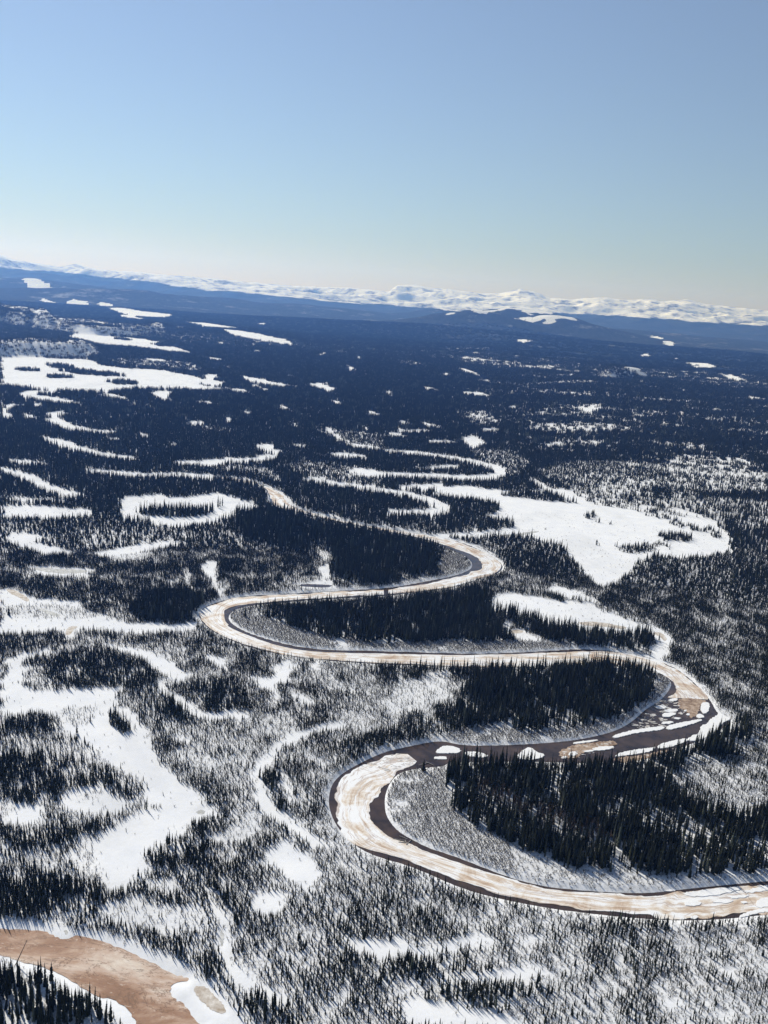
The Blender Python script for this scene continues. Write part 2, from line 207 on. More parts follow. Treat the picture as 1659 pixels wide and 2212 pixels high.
('sparse',[(305.3,1112.7),(339.4,1126.7),(382.8,1148.9),(364.1,1116.4),(324.1,1080.2),(307.4,1084.4)]),
('sparse',[(387,1333.8),(429.5,1331.2),(444.4,1264.4),(479.6,1247.5),(472.5,1171.7),(462.5,1217.4),(425.7,1259.3)]),
('sparse',[(307.8,1449.7),(360.1,1422.3),(423.8,1375.7),(492.6,1305.5),(458.8,1310.3),(394.8,1336.1),(328.3,1363)]),
('dense',[(144,1028.1),(162.5,1040.6),(198.1,1049.5),(218.4,1034.3),(222.8,997.1),(223.2,957.2),(235.5,928),(229.4,935.7),(214.5,952.9),(185.8,938.4),(168.1,959.5),(148.5,972.3)]),
('clear',[(184,927.2),(215.9,919.9),(228.5,907.1),(234.5,877.6),(218.8,872.4),(201.4,883.2),(185,902.1)]),
('clear',[(111.7,843.2),(125.7,885.5),(148.9,894.1),(177.2,885.2),(200.9,880.7),(223.3,871),(241.8,847.3),(262.4,827.2),(275.7,817.2),(283.7,794.5),(267.9,749.1),(255.9,733.3),(245.3,739.9),(264.7,782.3),(263.6,786.5),(234.8,781.1),(204.8,784.3),(188.4,790.2),(172.2,799.4),(157.8,822.2),(135.6,827.6)]),
('dense',[(203.5,894.4),(213.5,882.4),(227.9,881.2),(211.9,874.3)]),
('dense',[(101.2,902),(123.8,915),(146.2,911.9),(164.7,900.3),(190.2,875.6),(195.9,886.9),(163.7,893.5),(129.9,901.5),(110.3,878.6),(85.1,866),(53.3,852.4),(77.9,866.4)]),
('tall',[(-196.3,1150.3),(-145,1165.2),(-109.6,1130.7),(-46.5,1106),(1.9,1084.7),(31.7,1059.8),(60.2,1046.1),(70,1008.9),(64.9,953.2),(30.4,920.3),(5.1,897.2),(-33.8,886.4),(-53.4,917.9),(-54,960.8),(-71.1,975),(-94.1,988.2),(-122.9,1000.5),(-169.2,1029.4),(-188.3,1056.6)]),
('sparse',[(-97.2,1016.9),(-81.7,1031),(-53.3,988.6),(-59.2,959.6),(-77.2,982.8)]),
('tall',[(-243,797.8),(-212.5,817.8),(-176.9,821.8),(-167.3,793.6),(-167.2,768.5),(-164,749.4),(-193.1,743.8),(-213.9,743.3),(-230.6,771.3)]),
('dense',[(-197.6,893.3),(-182.1,867.4),(-155.9,820.1),(-165.5,811.5),(-180.8,829)]),
('dense',[(-374.7,896.4),(-338.9,914),(-307.7,904),(-309.7,887.9),(-350.3,878.4)]),
('tall',[(-112.7,781.1),(-94.5,789.1),(-52.1,810.5),(6.3,828.9),(41.6,849.9),(78.3,869.7),(104.1,888.4),(110.2,850.1),(123.8,803.7),(127.2,760.1),(102.6,748.4),(49.7,741.5),(7.9,730.1),(-45.8,735.5),(-79.2,754.6),(-102.8,770.8)]),
('tall',[(115.8,837.6),(138.3,830.8),(161.4,816),(172.5,800.7),(195.5,793),(217,789.8),(237.4,791.9),(264.4,801),(263.9,785.1),(248.2,758.2),(229,749.4),(198.5,754.7),(157.5,763.9),(149.1,779.6),(128.8,809.6)]),
('clear',[(121.6,806.4),(128.9,801.6),(130.4,786.7),(146.7,777.9),(154.5,758.5),(135.6,760.6),(125.4,764.4),(120.6,778.8)]),
('tall',[(28,669.5),(98.2,685.8),(114.2,689.5),(188.9,709.7),(231.7,720),(238.3,699.8),(225.5,657.6),(216.5,643),(185.7,612.5),(156.3,597.2),(128.7,586),(111.2,582.1),(86.5,587),(65.6,578.7),(58.7,573.5),(62.4,608.4),(75.8,646.6),(85.5,674.5)]),
('dense',[(62.4,608.4),(65.6,578.7),(51.6,564.7),(27,551.4),(11.1,540.6),(-11.8,529.2),(-23.2,537.4),(10.7,568.3),(35.8,589.5)]),
('dense',[(1.3,670.3),(28,672.5),(43.1,664.6),(37.1,648.9),(24.1,642.5),(9.1,661.8)]),
('sparse',[(9.9,615.8),(20.4,646.2),(45.1,667.8),(64.5,675.6),(62,631.9),(41.6,612.9),(10.3,589.4)]),
('tall',[(52.1,523.9),(81,530.7),(104.4,532.4),(144,536.1),(176.7,542),(201.3,556.1),(214.9,553.3),(205.8,534),(196.5,512.9),(203,500.4),(216.5,496.9),(236,494.1),(256.4,501.8),(274.5,509.3),(242.6,435.7),(229.7,436.3),(207.3,431.8),(179.1,424.8),(153.9,426),(151.4,446.6),(141.2,426.2),(128.6,427.3),(115.9,427.9),(106.4,433),(94.2,438),(79.4,447.1),(67.3,461.6),(54.5,477),(55.2,487.2),(50,505.2)]),
('bog',[(214.9,553.3),(232.4,543.4),(243.4,530.2),(250.7,517.1),(239.5,503.6),(217.9,500.9),(204.3,504.5),(200.5,516.2)]),
('tall',[(186.1,547.4),(203.6,552.9),(224.5,568.5),(247.2,586.7),(268.2,607.3),(284.1,626.4),(290.8,616.1),(285.2,597.3),(257.9,569.8),(238.3,560.7),(217.6,551.7),(206.2,535.1),(191.7,539.1)]),
('birch',[(70.8,502.4),(80.1,506.3),(92.8,489.3),(111.7,481.5),(130.6,469.2),(144.1,461.4),(149.2,448.5),(144.8,441.6),(133.7,451.2),(116.1,458.1),(98,465.3),(80,477.6),(71.1,489.2)]),
('dense',[(-254,645.9),(-246.6,660.9),(-229.6,666.3),(-206,663.3),(-184.2,653),(-165.5,625),(-148.2,599.1),(-131.4,571.5),(-118.6,573.7),(-129.8,564.9),(-148.7,562.1),(-165.1,573.8),(-174.5,594.8),(-187.8,604.4),(-219.7,601.3),(-235.3,596.9),(-247.4,619.3)]),
('dense',[(-134.4,614.3),(-123.1,627.8),(-105.9,622.2),(-94.1,605),(-86.3,589.5),(-100.6,583.6),(-117.2,582.9),(-129,598)]),
('dense',[(-248.7,537.8),(-234.9,550.1),(-215.6,549.6),(-209.1,543.1),(-223.3,537.1),(-246.9,533.6)]),
('dense',[(-239,515.7),(-226.6,508.1),(-208,513.8),(-196.2,506.4),(-172.5,498),(-157.9,488.8),(-137.9,467.5),(-143,468.3),(-158,471.5),(-173.5,472.1),(-181,458.6),(-196.3,449.4),(-211,452.4)]),
('dense',[(-194.8,415.7),(-184.5,421.1),(-168.7,429.6),(-151.5,436.1),(-134.4,448.6),(-124,454.7),(-125.7,456),(-139,446.2),(-147.4,431.7),(-154.2,418),(-161.7,411),(-173.6,409.7),(-189.6,403.9)]),
('dense',[(-182.8,388.6),(-164.2,386.5),(-145.3,383.1),(-132.3,386.3),(-125.9,374),(-124.3,362.5),(-126.6,356.1),(-139.4,360.9),(-158.7,359),(-169.8,359.1)]),
('dense',[(-115.5,410.2),(-111.3,412.9),(-104.1,424.2),(-92.3,439.9),(-85.2,443.7),(-85.9,434.5),(-84.4,415.7),(-84.7,400),(-91.5,403.1),(-102.9,399.9),(-108.6,403.1)]),
('dense',[(-99.4,345.6),(-82.2,345.8),(-71.4,340.9),(-62.4,333.1),(-52.7,325.7),(-49.3,324.1),(-56.3,323.5),(-66.3,332.1),(-81.3,342),(-95.3,346.6)]),
('dense',[(-46.2,317.9),(-39.6,320.2),(-28.9,316),(-20.1,308.1),(-16.9,305.5),(-37,303.8)]),
('dense',[(-69,510.3),(-60,499.8),(-53.9,476.3),(-42.2,461.3),(-29.5,444),(-17,436.6),(-7.8,434.9),(-17,436),(-35.4,449.4),(-50.8,464),(-61.6,485.4)]),
('dense',[(-83.6,400.6),(-76.4,389.8),(-66.8,376.7),(-58.7,364.2),(-58.6,357.9),(-53.7,368),(-62.4,378.3),(-75,394.4)]),
('dense',[(20.9,343.9),(36.1,351.3),(50.2,349.6),(59.6,346.1),(59.6,346.4),(41.1,342.3),(28.3,341.1),(19.8,343.6)]),
('dense',[(25,324.6),(45.7,329.9),(59.6,333.9),(73.1,333.8),(90.3,336.7),(87.1,336.5),(76.4,327.5),(67.5,321.5),(55.5,323),(45.5,326.1),(33.3,327.6)]),
('dense',[(119.8,386.3),(142.7,383.5),(178.8,386.3),(211.7,392.2),(209.9,387.7),(165,379.9),(130.5,381.5)]),
('dense',[(425.5,1026.3),(487.9,1069.6),(450.7,978.3),(425.1,981.2)]),
('dense',[(363.6,927.5),(382.7,923.8),(368.9,906.4),(358.1,919.1)]),
('clear',[(-278.8,605.9),(-272.3,615.2),(-253,594),(-237.3,597.7),(-219,599.5),(-200,604.5),(-187,604.6),(-183.8,585.9),(-185.7,576.1),(-172.5,576.3),(-161.2,560.3),(-150.4,545),(-142.4,527),(-130.4,504.9),(-111.6,487.9),(-92.3,464.7),(-83.4,451.3),(-93.3,444.3),(-105.3,428.8),(-114.5,415.6),(-116.2,408.3),(-108,400.8),(-112.3,390.5),(-117.1,382.8),(-124.5,378.5),(-132.3,389.8),(-138.3,404.2),(-147.5,416.9),(-146.1,427.6),(-137,439.7),(-124.1,455.2),(-119.9,459.7),(-135.2,465.2),(-138.6,479.4),(-146.7,489.8),(-159.3,500.2),(-174.5,512.7),(-189.7,525.8),(-207.2,537.7),(-217.2,558.2),(-238.4,558.5),(-252.3,546)]),
('dense',[(-185.3,569.8),(-179.8,567.7),(-165.5,553),(-159.4,543),(-167.5,538.6),(-178.2,552.6)]),
('sparse',[(-220.5,569),(-197.8,572.5),(-189.5,552.7),(-199.4,544.5),(-211.5,549.4)]),
('clear',[(-365.6,802.4),(-328.6,783.3),(-301.6,775.9),(-283.5,786.1),(-265.1,758.2),(-233.9,740.5),(-211.8,736.2),(-181.7,740.2),(-160,745.5),(-159.3,728.8),(-186.4,718.1),(-224.6,710.9),(-253.8,708.1),(-253.3,684.5),(-261.7,686.4),(-266,708.5),(-290,698.6),(-315.3,688.5)]),
('sparse',[(-344.4,754.5),(-317.3,766.3),(-273,762.8),(-250.4,746.1),(-272.9,733),(-303.8,732.7),(-332.3,727.2)]),
('clear',[(-284.8,657.7),(-267.6,666.5),(-257.2,666.5),(-272.3,650),(-272.3,636.5),(-255.2,605.8),(-269.9,609.6),(-281.4,619.8),(-289.6,642.9)]),
('clear',[(-236.1,691.1),(-213,686.1),(-195.9,680.7),(-173.1,667.8),(-154.2,652.5),(-140.5,637),(-142.1,616.8),(-164.9,636.4),(-186.1,659.9),(-208.1,670.4)]),
('clear',[(-167.1,623.1),(-162.7,627.8),(-145.8,603.2),(-129,583),(-119.4,577.1),(-106.7,580.9),(-92,583.1),(-83.8,573.6),(-105.8,567.8),(-121.7,565.5),(-136.1,577.6),(-151.4,598)]),
('clear',[(-138.4,678.6),(-124.7,672.4),(-116,658.9),(-118.3,644.6),(-122.9,653.7),(-134.2,663.3)]),
('clear',[(-81.3,669.5),(-72.3,681.4),(-60.7,673),(-65.5,641.2),(-72,628.3),(-69,605.7),(-78.6,618.1),(-99.9,639.4),(-80.3,642.7)]),
('clear',[(-62.9,620.3),(-50.3,619.1),(-40.5,598.5),(-53.6,600.3)]),
('clear',[(-55.8,671.5),(-42.9,681.7),(-43.4,664.9),(-54.4,658.5)]),
('clear',[(-134,542.5),(-119.5,541.3),(-116.4,534.7),(-128.8,534.5)]),
('clear',[(-18.2,571.8),(-23.8,566.6),(-41.7,552.1),(-55.3,536),(-63,519.8),(-66.3,507.9),(-64.2,491.8),(-58.5,475.1),(-50.2,462),(-41.3,452.1),(-34.6,446.1),(-25.2,440.1),(-14.9,434.9),(-15.8,428.5),(-27.1,432),(-37.3,437.9),(-45.3,443.7),(-55.2,453.9),(-64.8,468.8),(-71.4,489.4),(-73.6,510.2),(-69.7,526.4),(-60.4,543.5),(-46,560.7),(-27.2,575.3),(-20.2,579)]),
('clear',[(-54.2,500.4),(-48.8,498.4),(-45.6,487.5),(-39.1,470.4),(-40.9,461.7),(-48,474.5),(-53.5,489.6)]),
('clear',[(-48.9,430.6),(-42.7,432.6),(-28.4,420),(-19.1,407.2),(-24.1,388.9),(-32.2,397.2),(-41.7,405.7),(-55.3,409.7),(-50.2,421.6)]),
('clear',[(-54.5,382.8),(-43.4,391.1),(-36.5,388.6),(-38.1,377.9),(-46.4,371.6),(-52.8,376)]),
('clear',[(-81.3,392.9),(-75,380.1),(-64.6,368.5),(-60.8,357.7),(-56.4,347.4),(-56.4,343),(-45.9,334),(-42.2,330.8),(-32.2,325.7),(-25.7,318.4),(-27.7,314.1),(-37.6,320.6),(-43.8,321.3),(-53.6,330.5),(-62.4,340.9),(-65,359.4),(-72.2,367),(-78.7,381.3)]),
('clear',[(-23,344.7),(-20.2,343.5),(-20.1,337.8),(-22.3,338.8)]),
('clear',[(-10.3,361.2),(-2.6,362.6),(14.2,359.6),(25.3,359.9),(33.1,358.8),(51.2,365.1),(62.8,368.6),(71.4,369.4),(62.1,361.3),(41.8,356.3),(30.7,351.9),(17.7,346.8),(7.9,348.2)]),
('clear',[(77.3,366.5),(86.6,368.5),(92.1,371.5),(88.2,364.2),(81,361.2)]),
('clear',[(38.4,339.7),(60.6,345.6),(79.1,347.3),(88.3,350.4),(92.6,346.8),(88.9,341),(78.3,340.8),(69.5,338.9),(60.1,339.8),(51.4,336.9),(41.9,336.1)]),
('clear',[(24.5,323.5),(32.2,325.5),(45.3,323.4),(55.3,320.5),(69.4,320.2),(80.4,313.2),(23.4,308.3)]),
('clear',[(136.9,334),(147.6,338.2),(152,333.9),(143.4,328)]),
('clear',[(125.1,359),(130.8,359.6),(130.5,353.4),(124.6,352.6)]),
('clear',[(163.7,331.6),(170.2,330.8),(169.6,325.1),(163.5,326.5)]),
('clear',[(178.7,361.5),(185.6,357.3),(181.5,351.3),(174.5,351.4)]),
('clear',[(126.8,345.7),(131.9,346.9),(131.1,342),(126.6,340.9)]),
('clear',[(161.5,365.3),(165.5,365.6),(163.6,361.3),(159.5,360.9)]),
('clear',[(-177.7,455.2),(-176.3,468.2),(-168.9,474.8),(-158.5,473),(-139.9,457.9),(-135.4,465.8),(-131.5,459.5),(-144.1,445.6),(-162,443.4),(-172.5,446.8)]),
('sparse',[(-176.8,465.6),(-167.5,466.8),(-157.7,470.6),(-155,458.5),(-166,454.7)]),
('clear',[(-206.7,442.6),(-209.3,454.6),(-199.3,453.4),(-185.1,449.9),(-180.4,434.8),(-193.8,431),(-199.3,425.9)]),
('sparse',[(-210.6,451.5),(-200.7,450.4),(-198.2,441.3),(-205.7,440.4)]),
('sparse',[(-153.3,412),(-141.3,413.4),(-132.7,391),(-144.8,391.6),(-151.7,404.2)]),
('sparse',[(-112.5,391.4),(-93.5,391.6),(-90.9,381.1),(-105,381.4)]),
('sparse',[(-124.8,370.7),(-109,379.2),(-102.7,373),(-78,375.5),(-70.1,359.9),(-82,354),(-98.2,357.1),(-118.5,358.2)]),
('sparse',[(-68.9,457),(-57.2,451.4),(-56.5,437.9),(-77.5,424.8),(-84.6,428.2),(-74.4,442.5)]),
('bar',[(15.2,462.5),(12.3,469.4),(12.7,489.7),(17.6,509.3),(25.2,518.8),(37.5,524),(51.7,527.7),(50,505.2),(55.2,487.2),(54.5,477),(67.3,461.6),(79.4,447.1),(94.2,438),(106.4,433),(115.9,427.9),(141.2,426.2),(153.9,426),(179.1,424.8),(207.3,431.8),(229.7,436.3),(243.6,437.8),(240.8,431.4),(226.7,428.9),(176.6,416.7),(156.2,411.1),(137.2,409.7),(118.6,409.6),(100.2,410.5),(83.4,415.4),(69.1,422.7),(51.9,432.1),(30,443.6),(20.7,451.5)]),
('bar',[(51.6,564),(64.2,557.6),(92.1,561.5),(126,569.6),(152.5,578.4),(181.5,594.7),(200.1,613.9),(214.8,635.5),(233.1,654.6),(247.7,678.5),(253,692.9),(248,706.2),(236.8,716.4),(239.6,690.7),(226.5,657.8),(216.5,643),(185.7,612.5),(156.3,597.2),(128.7,586),(111.2,582.1),(86.5,587),(65.6,578.7)]),
('bar',[(-132.2,754.4),(-138,768.1),(-137.7,783.6),(-131.4,797.7),(-117.2,807.1),(-112.7,781.1),(-102.8,770.8),(-79.2,754.6),(-45.8,735.5),(7.9,730.1),(49.7,741.5),(102.6,748.4),(124.7,756.8),(157.4,761.7),(186.4,756.9),(154.4,743.1),(90,723.8),(8.2,715.5),(-23.7,711.4),(-53.7,709.6),(-74.3,714.2),(-96,724.6),(-116.6,737.3)]),
('bar',[(61.2,931.3),(82.5,944.4),(108,985.3),(99,1030.5),(80.6,1056.4),(70.2,1018.6),(64.6,953.2)]),
('clear',[(-176,358),(-169.3,357.9),(-152.4,357.2),(-140.8,355.7),(-126,354.3),(-109.3,350.1),(-94.9,344.9),(-80.5,338.9),(-68.2,331.2),(-58.2,322.6),(-51,316.8),(-36.6,301.3),(-90.5,296.6),(-100.8,306.5),(-109.5,312),(-121.3,317.4),(-131.8,323.8),(-142.5,327.6),(-158.3,333.1),(-165.2,334.6)]),
('corner',[(-163.6,326.4),(-155.7,327.2),(-145.7,325.4),(-136,324.2),(-126.9,319),(-120,313.8),(-110.4,309),(-100.6,303.1),(-95.1,297.6),(-148.2,293.1)]),
]
RIVER = [(233.8,404.1),(215,400.4),(191.1,394.4),(168.4,390.9),(144.4,390.2),(120.9,391.3),(97.4,393.3),(74,398),(62.2,401.4),(50.3,406.6),(38.3,414),(25.8,420.6),(13.1,424.7),(2.8,429.7),(-5.3,437.3),(-12.5,447.6),(-18.2,460.8),(-21.4,475.1),(-21.6,487.9),(-20.3,498.8),(-15.1,510.6),(-3.8,525.2),(11.1,541.2),(27,550.7),(51.6,564),(64.2,557.6),(92.1,561.5),(126,569.6),(152.5,578.4),(181.5,594.7),(200.1,613.9),(214.8,635.5),(233.1,654.6),(247.7,678.5),(253,692.9),(248,706.2),(236.8,716.4),(211.5,720.5),(190.2,715.9),(148.2,706.2),(99,693.5),(43.8,689.9),(8.7,686.8),(-12.5,686),(-41.8,686.7),(-71.3,689.4),(-102.3,699.9),(-124.7,714),(-144.6,732),(-157.7,749.5),(-165.6,768.8),(-167,787.3),(-157.5,805.5),(-144.7,821.7),(-123.8,834.4),(-79.1,851),(5.3,883.9),(20,892.7),(42.7,910.2),(82.4,941.9),(101.1,965.9),(108,985.3),(107.1,1008.3),(99,1030.5),(80.6,1056.4),(61,1078),(31.7,1098.1),(1.5,1113),(-48.3,1137.8),(-87.4,1159.5),(-114.7,1177.9),(-135.7,1192.1),(-152.5,1196.7),(-165.2,1228.5),(-175.3,1286.4),(-187.8,1323.4),(-212.1,1341),(-244,1356.7),(-272.1,1359.7),(-274.9,1373.4),(-255.2,1376.6),(-224.1,1369),(-190.2,1339.7),(-167.4,1305.1),(-151.6,1278.1),(-144.6,1242.1),(-128.2,1211),(-99.4,1185),(-65.5,1161.9),(-33,1143.3),(1.2,1128.3),(31.9,1120),(62.1,1109.5),(91.5,1094.6),(111.1,1076.7),(126.8,1049.4),(138.6,1025.4),(145.4,998.6),(141.1,977.7),(130.6,955.3),(107.9,935.9),(90.7,912.8),(67,892.1),(29.8,872.2),(5.8,858.8),(-54.3,837.1),(-98.2,816.4),(-117.2,807.1),(-131.4,797.7),(-137.7,783.6),(-138,768.1),(-132.2,754.4),(-116.6,737.3),(-96,724.6),(-74.3,714.2),(-53.7,709.6),(-23.7,711.4),(8.2,715.5),(48.7,719.1),(89.7,723.7),(119.2,731),(153.9,741.4),(191.9,753.5),(219,751.9),(241.2,747.8),(256.3,734.8),(266.7,721.5),(272.7,696.1),(274.3,671.7),(274.9,656.9),(272.1,638.2),(279.1,627.6),(274.3,619.3),(262.7,606.5),(245.5,591.6),(227.8,578.9),(206.4,562.8),(187.8,553.9),(170,546.8),(145.7,544.4),(121.7,543),(105.6,540.9),(81.7,537.6),(54.8,533.4),(51.7,527.7),(37.5,524),(25.2,518.8),(17.6,509.3),(12.7,489.7),(13,471.9),(15.2,462.5),(20.7,451.5),(30,443.6),(39.1,437),(51.9,432.1),(69.1,422.7),(83.4,415.4),(100.2,410.5),(118.6,409.6),(137.2,409.7),(156.2,411.1),(176.6,416.7),(204.2,423.5),(226.7,428.9),(246.7,433.1)]
SHEET_A = ([(234.2,405),(215.7,401.9),(194.3,396.5),(171.4,392.8),(157.2,393.1),(139.2,393),(121.4,393.5),(109.7,394.9),(91,398.3),(74.5,402.7),(55.4,408.5),(38.4,419),(25.9,425.7),(13,429.8),(2.7,433.9),(-5.5,441.7),(-11.3,450),(-14.4,458.9),(-16.4,468.3),(-18.2,480.6),(-17.3,493.8),(-13.3,505.2),(-3.5,519.4),(11.3,532.9),(20.6,540.4),(28.4,538.9)],[(244.4,427.8),(224.7,424.2),(208.3,420.9),(189.2,416.9),(174.4,413.6),(155.1,407.3),(136.8,407.7),(118.1,407.1),(99.9,408.5),(83.2,413.4),(68.7,418.7),(55.2,424.2),(38.9,432.8),(27.3,440),(18.1,443.3),(12.7,448.3),(8.7,453.5),(4.2,465.9),(3.2,476.9),(9.3,489.2),(11.7,505.4),(20.6,515.8),(29.8,524.9),(33,532.2)])
SHEET_B = ([(269.8,661.2),(272.5,669.3),(271.4,693.1),(265.5,718.8),(255.1,732),(239.9,744.4),(218.2,748.5),(190.5,746.8),(153.2,737),(118.7,726.8),(89.4,719.6),(48.6,714.4),(8.3,708.4),(-23.3,704.8),(-53,702.6),(-77.4,706.9),(-99.2,718.7),(-120,732.7),(-136.8,750.6),(-143.2,767.1),(-144.6,785.4),(-138.4,799.5),(-120.2,811.8),(-98.8,821),(-54.6,840.5),(5.7,863.9)],[(240.3,659.9),(252.5,670.4),(255.6,684.2),(254.1,701),(241.8,712.3),(233.5,715.3),(211,718.4),(189.7,713.8),(147.9,704.7),(99.1,695.5),(43.9,691.8),(8.6,688.7),(-12.6,687.9),(-41.9,688.6),(-71.5,691.3),(-102.6,701.9),(-125.2,716.6),(-143.9,733.8),(-156.9,750.8),(-164.7,769),(-166,785.6),(-156.7,803.7),(-143.9,819.8),(-123.4,831.7),(-78.7,847.5),(5.4,879.3)])
SHEET_C = ([(10.4,868.1),(29.8,874.4),(67.1,894.4),(90.9,915.2),(108.1,938.5),(130.4,957.8),(140.2,979.3),(144,998.3),(137.2,1023.1),(125.9,1046.1),(110.2,1073.3),(91.3,1091.2),(62,1107.2),(31.9,1117.6),(1.2,1125.9),(-33,1142),(-65.3,1159.4),(-99.1,1182.4),(-128.5,1208),(-145.4,1240.4),(-152.7,1276.2),(-167.8,1303.3),(-190.5,1337),(-223.9,1367.3),(-254.8,1374.9),(-272.7,1371.4)],[(10.3,879.9),(42.5,903),(81.8,931.8),(103.1,957.6),(118,975.9),(121.4,997.6),(117.9,1020.4),(101.4,1044.1),(81.1,1067),(61.2,1083.5),(31.8,1102.6),(1.4,1116.5),(-48.5,1141.5),(-87.8,1163.3),(-115.1,1181.8),(-136.2,1196),(-151.5,1201.2),(-162.4,1232.2),(-172.6,1287.2),(-185.2,1320.8),(-212.7,1344.3),(-244.7,1360.1),(-270.9,1362.9)])
